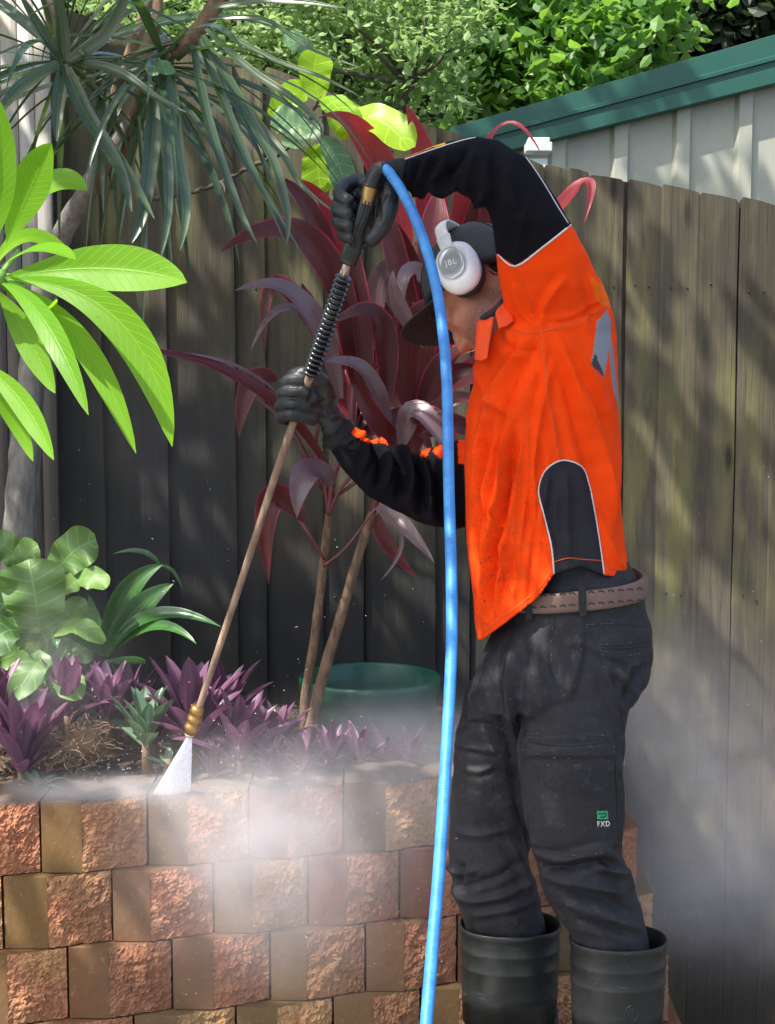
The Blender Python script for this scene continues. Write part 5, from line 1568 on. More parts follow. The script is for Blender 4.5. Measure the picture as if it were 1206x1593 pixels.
# ---- trousers ---------------------------------------------------------------------
mb = MB()
mb.sections(stations(HIPS), 40); mb.sections(stations(NLEG), 30); mb.sections(stations(FLEG), 30)
tme = remeshed(mb, .0033, 10)
KF = [([(862, 965), (858, 1010), (866, 1060), (880, 1085)], -3, 5), ([(905, 975), (900, 1030), (885, 1085)], 4, 6), ([(800, 1000), (790, 1060), (800, 1120)], 8, 9), ([(820, 1010), (806, 1080), (812, 1150)], -5, 9),
      ([(775, 1000), (768, 1050), (780, 1110)], -6, 8), ([(790, 1090), (800, 1140), (812, 1200), (818, 1300)], 5, 7), ([(1008, 1030), (985, 1060), (975, 1090)], -9, 8),
      ([(960, 1040), (985, 1075), (978, 1100)], 6, 7), ([(940, 1040), (955, 1080), (970, 1110)], 5, 8), ([(712, 1128), (750, 1126), (785, 1136)], -4, 6), ([(706, 1158), (735, 1162), (780, 1172)], 4, 5), ([(720, 1195), (745, 1200), (770, 1192)], 3, 5), ([(830, 1325), (880, 1335), (945, 1320)], 7, 8), ([(840, 1350), (890, 1352), (960, 1335)], -8, 8), ([(850, 1360), (905, 1375), (975, 1390)], 8, 8), ([(870, 1385), (920, 1395), (990, 1420)], -7, 8),
      ([(872, 1400), (930, 1420), (1000, 1448)], 7, 8), ([(890, 1430), (940, 1440), (985, 1455)], -6, 7), ([(930, 1320), (965, 1345), (985, 1385)], 8, 9), ([(925, 1340), (950, 1355), (975, 1360)], 9, 7), ([(700, 1345), (715, 1358), (745, 1352)], 8, 6), ([(702, 1365), (722, 1378), (770, 1365), (810, 1340)], -6, 7), ([(708, 1390), (740, 1402), (790, 1392), (832, 1370)], 6, 7), ([(735, 1425), (780, 1418), (840, 1400)], 4, 6), ([(790, 1300), (815, 1350), (825, 1400)], 5, 7), ([(715, 1345), (718, 1362), (705, 1378)], -8, 6), ([(800, 1240), (818, 1300), (835, 1370)], -5, 6), ([(700, 1290), (740, 1300), (800, 1290)], 4, 8), ([(960, 1180), (966, 1240), (966, 1310)], 4, 6),
      ([(880, 1000), (930, 1010), (1000, 1040)], 3, 8), ([(830, 980), (838, 1040), (845, 1110)], 4, 10)]
KF = [(smooth2(p), a, w) for p, a, w in KF]
folds(tme, [(p, a * 1.2, w * .9) for p, a, w in KF]); wobble(tme, .0018, 26, 8); wobble(tme, .0010, 70, 9)
# boot mouth: keep trouser legs above and inside the boots
co = coords(tme); X, Y2 = proj(co)
# cargo pocket stands proud of the thigh
no = normals(tme)
def pocket(poly, amp, soft=6):
    global co
    ins = in_poly(X, Y2, poly) & (co[:, 1] < 2.93)
    d, _ = seg_dist(X, Y2, poly + [poly[0]])
    w = np.where(ins, np.clip(d / soft, 0, 1), 0)
    co = co + no * (w * amp)[:, None]
pocket([(812, 1162), (955, 1152), (962, 1318), (905, 1332), (826, 1318)], .006)
pocket([(812, 1142), (955, 1140), (958, 1180), (812, 1178)], .004, 4)
set_coords(tme, co)
bm = bmesh.new(); bm.from_mesh(tme); bm.verts.ensure_lookup_table()
bt = np.interp(X, [700, 880, 881, 1050], [1500, 1500, 1520, 1520])
bmesh.ops.delete(bm, geom=[bm.verts[i] for i in np.nonzero(Y2 > bt)[0]], context='VERTS')
bm.to_mesh(tme); bm.free()
trou_bvh = bvh_of(tme)
def mat_trousers():
    t = NT('black_work_trousers')
    c = t.coord('Object'); n1 = t.noise(c, 7, 6, .65); n2 = t.noise(c, 700, 2); n3 = t.noise(c, 60, 4, .65); n4 = t.noise(c, 260, 3)
    col = t.mix(t.ramp(n1, [(0.35, 0.0), (0.65, 1.0)]), (0.006, 0.006, 0.008), (0.024, 0.023, 0.028))
    col = t.mix(t.ramp(n3, [(0.55, 0.0), (0.75, 0.35)]), col, (0.085, 0.082, 0.085))
    col = t.mix(t.ramp(n4, [(0.69, 0.0), (0.74, 0.6)]), col, (0.14, 0.13, 0.125))
    h = t.math('ADD', t.math('MULTIPLY', n2, .5), t.math('MULTIPLY', n3, 1.2))
    rr = t.ramp(n1, [(0.35, .45), (0.65, .85)])
    return t.done(t.pbr(col, rr, t.bump(h, .5, .004), .35))
M_trou = mat_trousers()
trousers = link('trousers', tme, M_trou, person)
M_stitch = simple('grey_stitching', (0.10, 0.10, 0.105), .8)
mb = MB()
def dashes(mb, bvh, pts, r=.0007, on=5, off=2.2, o=.0004):
    P2 = smooth2(pts, 8); acc = 0; cur = [P2[0]]
    for a, b in zip(P2, P2[1:]):
        L = math.hypot(b[0] - a[0], b[1] - a[1]); k = max(1, int(L / 1.2))
        for i in range(k):
            t = (i + 1) / k; acc += L / k; ph = acc % (on + off)
            q = (a[0] + (b[0] - a[0]) * t, a[1] + (b[1] - a[1]) * t)
            if ph < on: cur.append(q)
            else:
                if len(cur) > 2: trace(mb, bvh, [cur[0], cur[-1]], r, o, 5, 2)
                cur = []
SE = [[(862, 960), (857, 1010), (866, 1060), (880, 1084)], [(900, 980), (905, 1030), (893, 1070), (880, 1084)], [(912, 972), (960, 970), (1010, 974)], [(935, 1003), (970, 1001), (1012, 996)], [(935, 1018), (972, 1020), (1012, 1014)],
      [(912, 975), (940, 1040), (965, 1110), (968, 1200), (964, 1320)], [(820, 1142), (880, 1140), (955, 1146)], [(812, 1166), (880, 1180), (955, 1164)], [(808, 1158), (812, 1240), (826, 1318)], [(815, 1186), (880, 1192), (950, 1184)],
      [(826, 1318), (905, 1332), (960, 1316)], [(955, 1160), (958, 1240), (960, 1316)], [(708, 1126), (760, 1128), (792, 1140)], [(793, 1085), (806, 1160), (815, 1250), (824, 1330)]]
for s in SE:
    mb = MB(); dashes(mb, trou_bvh, s)
    if mb.v: mb.build('stitching', M_stitch, trousers)
mb = MB()
for s in SE[:6] + SE[6:7] + SE[8:9] + SE[10:12]: trace(mb, trou_bvh, [(x + 2, y + 2) for x, y in smooth2(s, 5)], .0013, -.0003)
# welted pocket mouths
trace(mb, trou_bvh, smooth2([(936, 1008), (972, 1008), (1010, 1003)], 5), .0026, -.0005)
trace(mb, trou_bvh, smooth2([(822, 1152), (880, 1160), (948, 1153)], 5), .003, -.0005)
mb.build('welt', simple('dark_welt', (0.012, 0.012, 0.014), .8), trousers)
# woven label
mb = MB()
def patch(mb, bvh, x0, y0, x1, y1, off, n=8, mi=0, skew=0):
    vs = []
    for j in range(n + 1):
        for i in range(n + 1):
            h = hit(bvh, x0 + (x1 - x0) * i / n + skew * j / n, y0 + (y1 - y0) * j / n, off); vs.append(h)
    if any(v is None for v in vs): return
    mb.add(vs, [(j * (n + 1) + i, (j + 1) * (n + 1) + i, (j + 1) * (n + 1) + i + 1, j * (n + 1) + i + 1) for j in range(n) for i in range(n)], None, mi)
M_lab = simple('green_label', (0.02, 0.30, 0.13), .7, bump=.1, bscale=500)
M_labw = simple('white_thread', (0.62, 0.64, 0.62), .7)
patch(mb, trou_bvh, 928, 1261, 945, 1274, .0016, skew=.6)
patch(mb, trou_bvh, 929, 1274, 947, 1289, .0014, mi=1, skew=.3)
mb.build('label', [M_lab, simple('label_black', (0.02, 0.03, 0.025), .8)], trousers)
def text_on(bvh, txt, x, y, size, off, name, mat, parent, rot=0.0, sx=1.0):
    cu = bpy.data.curves.new('t', 'FONT'); cu.body = txt; cu.size = 1.0; cu.align_x = 'CENTER'; cu.align_y = 'CENTER'; cu.offset = .012; cu.space_character = 1.18
    to = bpy.data.objects.new('t', cu); COL.objects.link(to)
    dg = bpy.context.evaluated_depsgraph_get(); me = bpy.data.meshes.new_from_object(to.evaluated_get(dg))
    bpy.data.objects.remove(to)
    bm = bmesh.new(); bm.from_mesh(me); bmesh.ops.triangulate(bm, faces=bm.faces)
    for v in bm.verts:
        a, b = v.co.x * size * sx, v.co.y * size
        h = hit(bvh, x + a * math.cos(rot) + b * math.sin(rot), y + a * math.sin(rot) - b * math.cos(rot), off)
        if h is not None: v.co = h
    bm.to_mesh(me); bm.free()
    o = link(name, me, mat, parent, False)
    so = o.modifiers.new('s', 'SOLIDIFY'); so.thickness = .0005; so.offset = 0
    return o
text_on(trou_bvh, 'FXD', 938, 1281.5, 11.5, .0026, 'label_lettering', M_labw, trousers, -.03, .82)
mb = MB()
trace(mb, trou_bvh, smooth2([(931, 1265), (936, 1266), (940, 1264), (942, 1268), (937, 1271), (933, 1270)], 3), .0009, .002, 5, 1)
mb.build('label_emblem', M_bseam, trousers)

# ---- belt ---------------------------------------------------------------------------
def mat_leather():
    t = NT('brown_leather'); c = t.coord('Object'); n1 = t.noise(c, 30, 5); n2 = t.noise(c, 260, 3)
    col = t.mix(n1, (0.095, 0.055, 0.042), (0.20, 0.125, 0.10))
    return t.done(t.pbr(col, .5, t.bump(n2, .4, .002), .4))
mb = MB()
secs = []
BC0, BA0, BB0, _ = st((784, 926), (998, 905), 3.0, 0, hd=.153)
ax = BA0.cross(BB0).normalized()
if ax.z < 0: ax = -ax
n = 72; vs = []
for k in range(n):
    a = 2 * math.pi * k / n; c_, s_ = math.cos(a), math.sin(a)
    e = 2 / 2.45
    dirn = BA0 * (math.copysign(abs(c_) ** e, c_)) + BB0 * (math.copysign(abs(s_) ** e, s_))
    o_ = dirn.normalized()
    for q, w in ((.004, -.0185), (.0075, -.018), (.0085, -.012), (.0085, .012), (.0075, .018), (.004, .0185), (-.002, .0185), (-.002, -.0185)):
        vs.append(BC0 + dirn + o_ * q + ax * w)
fs = [(k * 8 + i, k * 8 + (i + 1) % 8, ((k + 1) % n) * 8 + (i + 1) % 8, ((k + 1) % n) * 8 + i) for k in range(n) for i in range(8)]
mb.add(vs, fs)
bmsh = mb.mesh('belt'); belt_bvh = bvh_of(bmsh)
belt = link('belt', bmsh, mat_leather(), person)
mb = MB()
for x in list(range(826, 996, 15)):
    for yy in (-9, 9):
        yc = 938 - (x - 815) * 13 / 185 + yy
        trace(mb, belt_bvh, smooth2([(x, yc), (x + 4, yc - 2), (x + 9, yc)], 3), .0016, -.0002, 6, 2)
mb.build('punched_lacing', simple('dark_lacing', (0.035, 0.02, 0.016), .6), belt)
for x in (906, 822):
    h0 = hit(belt_bvh, x, 938 - (x - 815) * 13 / 185)
    if h0 is not None:
        mb = MB(); mb.box(h0 + Vector((0, -.003, -.004)), (.0065, .0030, .028), 0, Matrix.Rotation(-.06, 3, 'Y'))
        o = mb.build('belt_loop', M_trou, trousers, False); q = o.modifiers.new('b', 'BEVEL'); q.width = .0015

# ---- gloves ---------------------------------------------------------------------------
def mat_glove():
    t = NT('black_rubber_glove'); c = t.coord('Object'); n1 = t.noise(c, 55, 4, .6); n2 = t.noise(c, 400, 2)
    col = t.mix(n1, (0.006, 0.007, 0.008), (0.018, 0.020, 0.022))
    return t.done(t.pbr(col, t.ramp(n1, [(0.35, .32), (0.65, .6)]), t.bump(t.math('ADD', n1, t.math('MULTIPLY', n2, .3)), .45, .004), .5))
M_glove = mat_glove()
for palm, fing, ex, fl in ((LH_palm, LH, [P(640, 271, 2.81), P(605, 276, 2.835)], [([(575, 290), (548, 296)], -3, 4), ([(572, 312), (545, 318)], -3, 4), ([(600, 300), (590, 320), (592, 350)], -4, 4)]),
                        (RH_palm, RH, [P(545, 692, 3.025), P(515, 655, 3.012)], [([(478, 600), (486, 612), (480, 625)], -3, 4), ([(500, 640), (515, 650), (525, 645)], 3, 4), ([(484, 634), (500, 628)], -2.5, 4), ([(470, 602), (450, 602)], -2, 3), ([(468, 620), (446, 620)], -2, 3), ([(464, 638), (443, 638)], -2, 3)])):
    mb = MB(); hand(mb, palm, fing, 1.0); mb.tube(ex, [.0285, .027], 20)
    g = remeshed(mb, .0021, 7); folds(g, [(smooth2(p), a, w) for p, a, w in fl]); wobble(g, .0007, 120, 5)
    link('glove', g, M_glove, person)

# ---- boots ----------------------------------------------------------------------------
def mat_boot():
    t = NT('black_gumboot'); c = t.coord('Object'); n1 = t.noise(c, 12, 5, .6); n2 = t.noise(c, 300, 3); sc_ = t.coord('Object', (30, 30, 260)); n3 = t.noise(sc_, 1.0, 3)
    col = t.mix(n1, (0.005, 0.006, 0.006), (0.014, 0.017, 0.017))
    col = t.mix(t.ramp(n2, [(0.66, 0.0), (0.72, .6)]), col, (0.12, 0.12, 0.11))
    col = t.mix(t.ramp(n3, [(0.66, 0.0), (0.74, .5)]), col, (0.10, 0.10, 0.10))
    return t.done(t.pbr(col, t.ramp(n1, [(0.3, .3), (0.7, .55)]), t.bump(n1, .3, .006), .5))
M_boot = mat_boot()
def boot(px0, px1, py, Y):
    a, b = P(px0, py, Y), P(px1, py, Y); R = (b.x - a.x) / 2; cx = (a.x + b.x) / 2; zt = a.z
    mb = MB(); secs = []
    S = 1.0
    zr = [(zt + .002, 1.0), (zt, 1.02), (zt - .008, 1.02), (zt - .012, .985), (zt - .038, .985), (zt - .041, .998), (zt - .045, .998), (zt - .048, .98), (zt - .074, .975), (zt - .077, .988), (zt - .081, .988), (zt - .084, .97), (zt - .13, .955), (zt - .20, .93), (.16, .88), (.13, .90)]
    inner = [(zt - .15, .90), (zt - .03, .94), (zt + .000, .965)]
    for z, k in inner + zr: secs.append((Vector((cx, Y, z)), Vector((R * k, 0, 0)), Vector((0, R * .80 * k, 0)), 2.2))
    for (dx, z, rx, rz) in ((-.005, .10, .9, .3), (-.02, .075, 1.0, .2)): pass
    secs.append((Vector((cx, Y, .05)), Vector((R * .86, 0, .0)), Vector((0, R * .70, 0)), 2.3))
    mb.sections(secs, 40, caps=False)
    m = len(mb.v)
    o1 = mb
    # foot
    f = [(R * .95, .060, .035), (R * .4, .05, .035), (-R * .4, .036, .026), (-R * 1.1, .028, .024), (-R * 1.7, .026, .022), (-R * 2.1, .032, .034), (-R * 2.3, .028, .015)]
    mb.sections([(Vector((cx + x, Y, h_)), Vector((0, w, 0)), Vector((0, 0, h_ - .004)), 2.6) for x, h_, w in f], 24)
    me = mb.mesh('boot')
    o = link('boot', me, M_boot, person)
    return o, cx, R
bt1, cx1, R1 = boot(887, 1037, 1459, 2.92)
bt2, cx2, R2 = boot(715, 872, 1437, 3.11)
# round moulded badge on the near boot
mb = MB(); bv_ = bvh_of(bt1.data)
ring_ = [(983 + 10 * math.cos(i * .2618), 1577 + 12 * math.sin(i * .2618)) for i in range(25)]
trace(mb, bv_, ring_, .0014, 0, 6, 2)
trace(mb, bv_, [(980, 1570), (980, 1584)], .0012, 0, 6, 2); trace(mb, bv_, [(986, 1570), (986, 1584)], .0012, 0, 6, 2)
mb.build('badge', M_boot, bt1)

CA = math.radians(27)
CD = (HD * math.cos(CA) + HU * math.sin(CA)).normalized(); CU = (HU * math.cos(CA) - HD * math.sin(CA)).normalized()
def CH_(f, l, u): return HC + CD * f + HL * l + CU * u
# ---- cap ------------------------------------------------------------------------------
def mat_cap():
    t = NT('charcoal_cap'); c = t.coord('Object'); n1 = t.noise(c, 18, 5, .6); n2 = t.noise(c, 800, 2); n3 = t.noise(c, 70, 3)
    col = t.mix(n1, (0.020, 0.020, 0.024), (0.070, 0.068, 0.074))
    return t.done(t.pbr(col, .8, t.bump(t.math('ADD', n2, n3), .4, .003), .3))
M_cap = mat_cap()
mb = MB(); nU, nV = 40, 14; vs = []
c0 = H(-.012, 0, .034)
for j in range(nV + 1):
    th = (math.pi / 2 + .08) * (1 - j / nV)
    for i in range(nU):
        ph = 2 * math.pi * i / nU
        x, y, z = math.sin(th) * math.cos(ph), math.sin(th) * math.sin(ph), math.cos(th)
        w = 1 + .02 * noise.noise(Vector((x * 3, y * 3, z * 3))) + .012 * abs(math.sin(ph * 3)) * z
        vs.append(c0 + CD * (x * .110 * w) + HL * (y * .087 * w) + CU * (z * .108 * w - .030 * (x < 0) * abs(x) ** .8 * (1 - z) - .012 * (1 - z)))
mb.add(vs, [(j * nU + i, j * nU + (i + 1) % nU, (j + 1) * nU + (i + 1) % nU, (j + 1) * nU + i) for j in range(nV) for i in range(nU)])
capo = mb.build('cap', M_cap, person)
so = capo.modifiers.new('s', 'SOLIDIFY'); so.thickness = .003
mb = MB(); vs = []
nb, na = 12, 24
for j in range(nb + 1):
    t_ = j / nb
    for i in range(na + 1):
        a = -1.12 + 2.24 * i / na
        f0, l0 = .110 * math.cos(a * .86), .087 * math.sin(a * 1.0)
        ext = .088 * (math.cos(a * .95)) ** .6 if abs(a) < 1.6 else 0
        f = f0 - .012 - .004 + ext * t_; l = l0 * (1 + .03 * t_)
        u = .030 - .010 - .010 * t_ - 3.2 * l * l - .1 * (f0 < .05) * 0
        vs.append(CH_(f, l, u))
mb.add(vs, [(j * (na + 1) + i, j * (na + 1) + i + 1, (j + 1) * (na + 1) + i + 1, (j + 1) * (na + 1) + i) for j in range(nb) for i in range(na)])
br = mb.build('brim', simple('black_brim', (.012, .012, .014), .75, bump=.2, bscale=400), capo)
so = br.modifiers.new('s', 'SOLIDIFY'); so.thickness = .003; so.offset = 0
cme = capo.data; cap_bvh = bvh_of(cme)
mb = MB()
ringp = []
for i in range(41):
    ph = 2 * math.pi * i / 40; x, y = math.cos(ph), math.sin(ph); th = math.pi / 2 + .05
    ringp.append(c0 + CD * (x * .1095) + HL * (y * .0865) + CU * (math.cos(th) * .108 - .030 * (x < 0) * abs(x) ** .8 - .012))
mb.tube(ringp, .008, 8, ref=None, flat=1.0)
mb.build('sweat_band', simple('black_band', (0.01, 0.01, 0.012), .8), capo)
mb = MB()
for k in range(3):
    ph = k * math.pi / 3 + .5
    pts = []
    for i in range(25):
        th = (math.pi / 2) * (i / 12 - 1)
        x, z = math.sin(th), math.cos(th)
        xx, yy = x * math.cos(ph), x * math.sin(ph)
        pts.append(c0 + CD * (xx * .1115) + HL * (yy * .0885) + CU * (z * .1095 - .030 * (xx < 0) * abs(xx) ** .8 * (1 - z) - .012 * (1 - z)))
    mb.tube(pts, .0012, 6)
mb.build('seam', M_bseam, capo)

# ---- headphones -----------------------------------------------------------------------
M_white = simple('pearl_white_plastic', (0.84, 0.80, 0.80), .28, spec=.6, var=.03, bump=.0)
M_silver2 = simple('silver_plate', (0.70, 0.70, 0.71), .22, metal=.55, var=.03)
ec = EAR + HL * .018
hp = empty('headphones', tuple(ec), 'white over ear headphones worn over the dark cap', 'headphones')
# cup axes: tall axis follows the band, slightly raked
TU = (HU * .86 + Vector((0.35, 0, .62)) * .75); TU = (TU - HL * TU.dot(HL)).normalized()
TW = HL.cross(TU).normalized()
def cup_ring(off, a, b): return (ec + HL * off, TW * a, TU * b, 2.3)
mb = MB()
mb.sections([cup_ring(.006, .036, .045), cup_ring(.008, .040, .050), cup_ring(.020, .041, .051), cup_ring(.030, .038, .047), cup_ring(.036, .033, .041), cup_ring(.037, .030, .038)], 40)
mb.build('ear_cup', M_white, hp)
mb = MB()
mb.sections([(ec + HL * .037, TW * .025, TU * .031, 2.2), (ec + HL * .044, TW * .026, TU * .032, 2.2), (ec + HL * .046, TW * .0235, TU * .0295, 2.2), (ec + HL * .0445, TW * .022, TU * .028, 2.2), (ec + HL * .0455, TW * .010, TU * .013, 2.2)], 40)
pm = mb.mesh('plate'); pb = bvh_of(pm)
plate = link('cup_plate', pm, M_silver2, hp)
cpx, cpy = proj(np.array([tuple(ec + HL * .046)])); 
text_on(pb, 'JBL', float(cpx[0]), float(cpy[0]) + 1, 12, .0006, 'cup_lettering', M_white, plate, -.25, 1.0)
mb = MB()
mb.sections([cup_ring(-.016, .034, .043), cup_ring(-.012, .038, .048), cup_ring(.002, .038, .048), cup_ring(.006, .035, .044)], 36)
mb.build('ear_cushion', simple('black_cushion', (0.012, 0.012, 0.014), .6), hp)
mb = MB()
def HH(l, u): return ec - HL * (.074 + .018) + HL * l + TU * u
band = [HH(.128, .030), HH(.128, .060), HH(.122, .085), HH(.100, .108), HH(.06, .124), HH(0, .130), HH(-.06, .124), HH(-.100, .108), HH(-.122, .085), HH(-.128, .055), HH(-.128, .030)]
pts = catmull(band, 6)
mb.tube(pts, [.0125] * len(pts), 12, ref=TW, flat=.30)
o = mb.build('headband', M_white, hp)
mb = MB()
mb.sections([(HH(.129, .012), TW * .010, HL * .004, 3), (HH(.130, .035), TW * .012, HL * .005, 3), (HH(.127, .062), TW * .0145, HL * .0045, 3)], 20)
mb.build('slider', M_white, hp)
# far cup
mb = MB()
fc = ec - HL * .184
mb.sections([(fc + HL * .012, TW * .034, TU * .043, 2.3), (fc + HL * .004, TW * .040, TU * .050, 2.3), (fc - HL * .016, TW * .041, TU * .051, 2.3), (fc - HL * .026, TW * .033, TU * .041, 2.3)], 36)
mb.build('ear_cup', M_white, hp)

# ================================================================== SPRAY GUN, HOSE, WATER
GY = 2.805
gun = empty('spray_wand', tuple(P(470, 620, 2.98)), 'pressure washer wand with black grip, ringed guard and long tan lance', 'spray wand')
M_bplas = simple('black_plastic', (0.012, 0.013, 0.014), .35, bump=.1, bscale=150)
M_brass = simple('brass', (0.42, 0.25, 0.08), .35, metal=.85, bump=.1, bscale=120)
M_steel = simple('worn_steel', (0.45, 0.38, 0.33), .35, metal=.8)
M_lance = None
t = NT('muddy_lance'); c = t.coord('Object'); n1 = t.noise(c, 40, 5, .7); st_ = t.coord('Object', (60, 60, 8)); n2 = t.noise(st_, 1.0, 4)
M_lance = t.done(t.pbr(t.mix(t.ramp(n2, [(0.3, 0.0), (0.7, 1.0)]), (0.15, 0.09, 0.06), (0.42, 0.30, 0.21)), .55, t.bump(n1, .4, .002), .4))
mb = MB()
G0, G1 = P(577, 300, 2.80), P(541, 410, 2.83)
ax = (G1 - G0).normalized(); sx_ = ax.cross(Vector((0, 1, 0))).normalized(); dy_ = sx_.cross(ax).normalized()
L = (G1 - G0).length
gs = []
for t_, w, d, off in ((-.02, .008, .010, 0), (.0, .012, .014, 0), (.12, .014, .016, 0), (.35, .0125, .017, .0), (.55, .013, .017, 0), (.72, .0155, .018, 0), (.80, .0165, .019, 0), (.97, .0165, .019, 0), (1.0, .014, .016, 0)):
    gs.append((G0 + ax * (L * t_) + sx_ * off, sx_ * w, dy_ * d, 4.0))
mb.sections(gs, 28)
g_ = mb.build('grip', M_bplas, gun)
mb = MB()
mb.tube(catmull([G0 + ax * L * .15 + sx_ * .016, G0 + ax * L * .35 + sx_ * .024, G0 + ax * L * .6 + sx_ * .024, G0 + ax * L * .72 + sx_ * .014], 6), [.006] * 19, 10, flat=.8)
mb.build('trigger', M_bplas, gun)
mb = MB()
for s in (-1, 1):
    mb.tube([G0 + ax * L * .1 + sx_ * .003 * s - dy_ * .017 * (1 if dy_.y > 0 else -1), G0 + ax * L * .75 + sx_ * .003 * s - dy_ * .0185 * (1 if dy_.y > 0 else -1)], .0016, 6)
mb.build('rib', M_bplas, gun)
mb = MB()
B0, B1 = P(579, 287, 2.795), P(571, 318, 2.80)
n = 9; pts = [B0 + (B1 - B0) * (i / (2 * n)) for i in range(2 * n + 1)]
mb.tube(pts, [.0125 + (.0015 if i % 2 else 0) for i in range(len(pts))], 20)
mb.build('brass_coupling', M_brass, gun)
mb = MB()
mb.tube(catmull([P(578, 292, 2.795), P(583, 274, 2.792), P(590, 264, 2.79), P(598, 262, 2.786)], 5), [.0135] * 10 + [.0125] * 6, 16)
mb.build('swivel', M_bplas, gun)
mb = MB(); mb.tube([P(542, 404, 2.83), P(534, 432, 2.845)], .0075, 16); mb.tube([P(537, 421, 2.84), P(534, 430, 2.845)], .009, 6)
mb.build('steel_neck', M_steel, gun)
S0, S1 = P(535, 430, 2.845), P(483, 584, 2.93)
mb = MB()
mb.tube([S0, S1], .0095, 16)
n = 20
for i in range(n):
    p = S0 + (S1 - S0) * ((i + .3) / n); d = (S1 - S0).normalized()
    mb.tube([p - d * .0032, p - d * .0018, p, p + d * .0018, p + d * .0032], [.0095, .0148, .0162, .0148, .0095], 20)
mb.build('ringed_guard', simple('glossy_black_rubber', (0.012, 0.012, 0.014), .18, spec=.8), gun)
mb = MB()
LA = [P(484, 582, 2.93), P(466, 630, 2.985), P(430, 735, 3.03), P(380, 890, 3.09), P(330, 1040, 3.15), P(308, 1106, 3.175)]
cm = catmull(LA, 8)
mb.tube(cm, [.0078 - .0012 * i / len(cm) for i in range(len(cm))], 12)
mb.build('lance', M_lance, gun)
mb = MB()
N0, N1 = P(309, 1098, 3.172), P(296, 1140, 3.19); d = (N1 - N0)
prof = [(0, .008), (.06, .0135), (.16, .0145), (.24, .0145), (.28, .0115), (.36, .0115), (.40, .0150), (.52, .0155), (.58, .012), (.66, .012), (.70, .016), (.86, .016), (.90, .013), (1.0, .012)]
mb.tube([N0 + d * a for a, _ in prof], [b for _, b in prof], 24)
mb.build('brass_nozzle', M_brass, gun)
mb = MB(); mb.tube([N1 - d * .02, N1 + d * .12], [.012, .009], 20)
mb.build('nozzle_tip', simple('pale_ceramic', (.6, .5, .35), .4), gun)

# hose
def mat_hose():
    t = NT('blue_hose_rubber'); c = t.coord('Object'); n1 = t.noise(c, 24, 5, .7); n2 = t.noise(c, 150, 3)
    uv = t.n('ShaderNodeUVMap'); sep = t.n('ShaderNodeSeparateXYZ', {'Vector': uv})
    w = t.math('SINE', t.math('ADD', t.math('MULTIPLY', sep.outputs[1], 2600.0), t.math('MULTIPLY', sep.outputs[0], 25.0)))
    w2 = t.math('SINE', t.math('SUBTRACT', t.math('MULTIPLY', sep.outputs[1], 2600.0), t.math('MULTIPLY', sep.outputs[0], 25.0)))
    col = t.mix(t.ramp(n1, [(0.35, 0.0), (0.7, 1.0)]), (0.025, 0.16, 0.46), (0.06, 0.29, 0.66))
    col = t.mix(t.ramp(n2, [(0.66, 0.0), (0.74, .5)]), col, (0.05, 0.07, 0.09))
    return t.done(t.pbr(col, .42, t.bump(t.math('ADD', w, w2), .25, .0006), .5))
mb = MB()
HP = [(598, 262, 2.786), (607, 270, 2.78), (622, 290, 2.77), (642, 330, 2.75), (660, 380, 2.72), (675, 440, 2.69), (686, 520, 2.66), (694, 620, 2.62), (699, 740, 2.56), (701, 860, 2.50), (700, 980, 2.44), (697, 1100, 2.38), (691, 1220, 2.32), (683, 1340, 2.26), (674, 1460, 2.2), (666, 1560, 2.15), (655, 1680, 2.1), (640, 1850, 2.05), (610, 2050, 2.0), (560, 2250, 2.0)]
pts = catmull([P(*p) for p in HP], 10)
pts = [p + Vector((noise.noise(p * 3.1) * .006, 0, 0)) if i > 12 else p for i, p in enumerate(pts)]
pts = [Vector((p.x, p.y, max(p.z, .012))) for p in pts]
pts += [Vector((pts[-1].x - .2 * i, pts[-1].y - .12 * i, .012)) for i in range(1, 6)]
mb.tube(pts, .0092, 20)
o = mb.build('hose', mat_hose()); tag(o, 'bright blue high pressure hose hanging in front of the worker', 'hose')

# water jet: fan from the nozzle to the wall top
def vol_mat(name, build):
    t = NT(name); sh = build(t)
    t.t.links.new(sh.outputs[0], t.out.inputs['Volume'])
    return t.m
J0 = P(296, 1143, 3.192)
JA, JB = P(236, 1238, 3.27), P(297, 1236, 3.29)
def jet_mat():
    t = NT('water_jet_spray')
    tc = t.n('ShaderNodeTexCoord')
    mp = t.n('ShaderNodeMapping', {'Vector': tc.outputs['Object'], 'Rotation': (0, .25, 0), 'Scale': (160, 160, 10)})
    n1 = t.noise(mp, 1.0, 4, .6); n2 = t.noise(tc.outputs['Object'], 500, 2)
    d = t.n('ShaderNodeBsdfDiffuse', {'Color': (.88, .90, .96, 1)}); tl = t.n('ShaderNodeBsdfTranslucent', {'Color': (.88, .90, .96, 1)})
    m = t.n('ShaderNodeMixShader', {0: .5, 1: d, 2: tl}); tr = t.n('ShaderNodeBsdfTransparent')
    f = t.math('ADD', t.ramp(n1, [(.3, .62), (.65, .95)]), t.math('MULTIPLY', t.math('SUBTRACT', n2, .5), .25), True)
    return t.done(t.n('ShaderNodeMixShader', {0: f, 1: tr, 2: m}))
mb = MB()
secs = []
for i in range(9):
    t_ = i / 8
    a = J0.lerp(JA, t_) + Vector((-.004, 0, 0)) * (1 - t_); b = J0.lerp(JB, t_) + Vector((.004, 0, 0)) * (1 - t_)
    C = (a + b) / 2; A = (b - a) / 2
    secs.append((C, A, Vector((0, .006 + .012 * t_, 0)), 2.0))
mb.sections(secs, 32)
o = mb.build('water_jet', jet_mat()); tag(o, 'white fan of water shooting from the brass nozzle onto the wall top', 'water jet', kind='stuff')

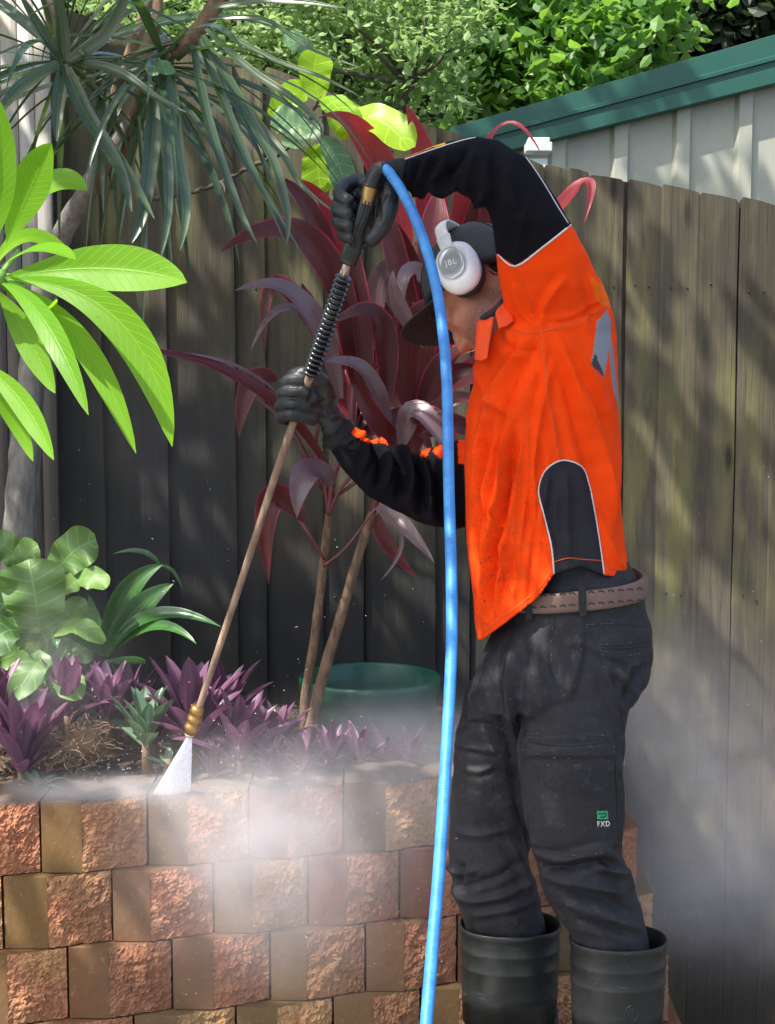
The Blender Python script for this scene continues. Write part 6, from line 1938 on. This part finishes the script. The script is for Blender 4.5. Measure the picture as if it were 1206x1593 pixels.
# drifting mist
BL = []   # (centre, radii, density)
def mist(px, py, Y, rx, ry, rz, d): BL.append((P(px, py, Y), (rx / F * Y, ry, rz / F * Y), d))
mist(385, 1290, 3.10, 130, .10, 95, 3.6)
mist(430, 1380, 3.12, 140, .10, 110, 3.4)
mist(140, 1226, 3.22, 85, .030, 15, 26)
mist(225, 1230, 3.22, 45, .030, 14, 20)
mist(305, 1245, 3.2, 60, .03, 22, 8)
mist(520, 1260, 3.22, 180, .12, 95, 2.8)
mist(620, 1145, 3.55, 100, .12, 50, 3.0)
mist(650, 1210, 3.45, 130, .12, 60, 1.2)
mist(60, 1090, 3.42, 120, .15, 100, .7)
mist(40, 980, 3.5, 90, .15, 100, .6)
mist(1110, 1220, 3.75, 190, .22, 170, .6)
mist(1130, 1440, 3.55, 170, .30, 150, 1.3)
mist(1010, 1120, 3.6, 120, .2, 130, .45)
mist(900, 1520, 3.45, 220, .12, 130, 0.5)
mist(200, 720, 3.9, 220, .2, 200, .12)
def build_mist(t):
    tc = t.n('ShaderNodeTexCoord'); geo = tc.outputs['Object']
    tot = None
    n1 = t.noise(geo, 7, 5, .65, .8)
    n2 = t.noise(geo, 26, 3, .6)
    for c, rad, d in BL:
        mp = t.n('ShaderNodeMapping', {'Vector': geo, 'Scale': tuple(1 / r_ for r_ in rad), 'Location': tuple(-c[i] / rad[i] for i in range(3))})
        ln = t.n('ShaderNodeVectorMath', {0: mp}, operation='LENGTH')
        g = t.math('MULTIPLY', ln.outputs['Value'], ln.outputs['Value'])
        g = t.math('EXPONENT', t.math('MULTIPLY', g, -1.0))
        g = t.math('MULTIPLY', g, d)
        tot = g if tot is None else t.math('ADD', tot, g)
    nn = t.math('ADD', t.ramp(n1, [(0.30, .35), (0.72, 1.7)]), t.math('MULTIPLY', t.math('SUBTRACT', n2, .5), .7))
    dens = t.math('MAXIMUM', t.math('MULTIPLY', tot, nn), 0.0)
    v = t.n('ShaderNodeVolumePrincipled', {'Color': (.97, .95, .98, 1), 'Density': dens, 'Anisotropy': .15})
    return v
mb = MB()
mb.box((.12, 3.42, .95), (.92, .62, .83))
mm = vol_mat('drifting_water_mist', build_mist)
o = mb.build('water_mist', mm, smooth=False); tag(o, 'pale drifting water mist in front of the block wall', 'mist', kind='stuff')

# flying droplets thrown up by the jet
mb = MB(); r = random.Random(31)
for i in range(800):
    k = r.random()
    if k < .45:
        a = r.uniform(-1.5, 1.5); q = abs(r.gauss(0, .16)); p = P(275, 1235, 3.22) + Vector((math.sin(a) * q * 1.4, -abs(r.gauss(0, .06)), abs(math.cos(a)) * q * .7)); d = Vector((math.sin(a), -.2, .8 * math.cos(a)))
    elif k < .8: p = P(r.uniform(250, 720), r.gauss(1290, 110), r.uniform(3.0, 3.25)); d = Vector((1, 0, r.uniform(-.6, .6)))
    else: p = P(r.uniform(60, 1200), r.uniform(700, 1550), r.uniform(3.1, 3.7)); d = Vector((r.uniform(-1, 1), 0, r.uniform(-1, 1)))
    d.normalize(); s_ = r.uniform(.0003, .0008); L = s_ * r.uniform(1, 4)
    u = d.orthogonal().normalized(); w = d.cross(u)
    mb.add([p - d * L, p + u * s_, p + w * s_, p - u * s_, p - w * s_, p + d * L], [(0, 2, 1), (0, 3, 2), (0, 4, 3), (0, 1, 4), (5, 1, 2), (5, 2, 3), (5, 3, 4), (5, 4, 1)])
o = mb.build('water_droplets', simple('bright_water_drop', (.85, .87, .9), .15, spec=.8)); tag(o, 'fine water droplets flying around the jet and wall', 'droplets', kind='stuff')
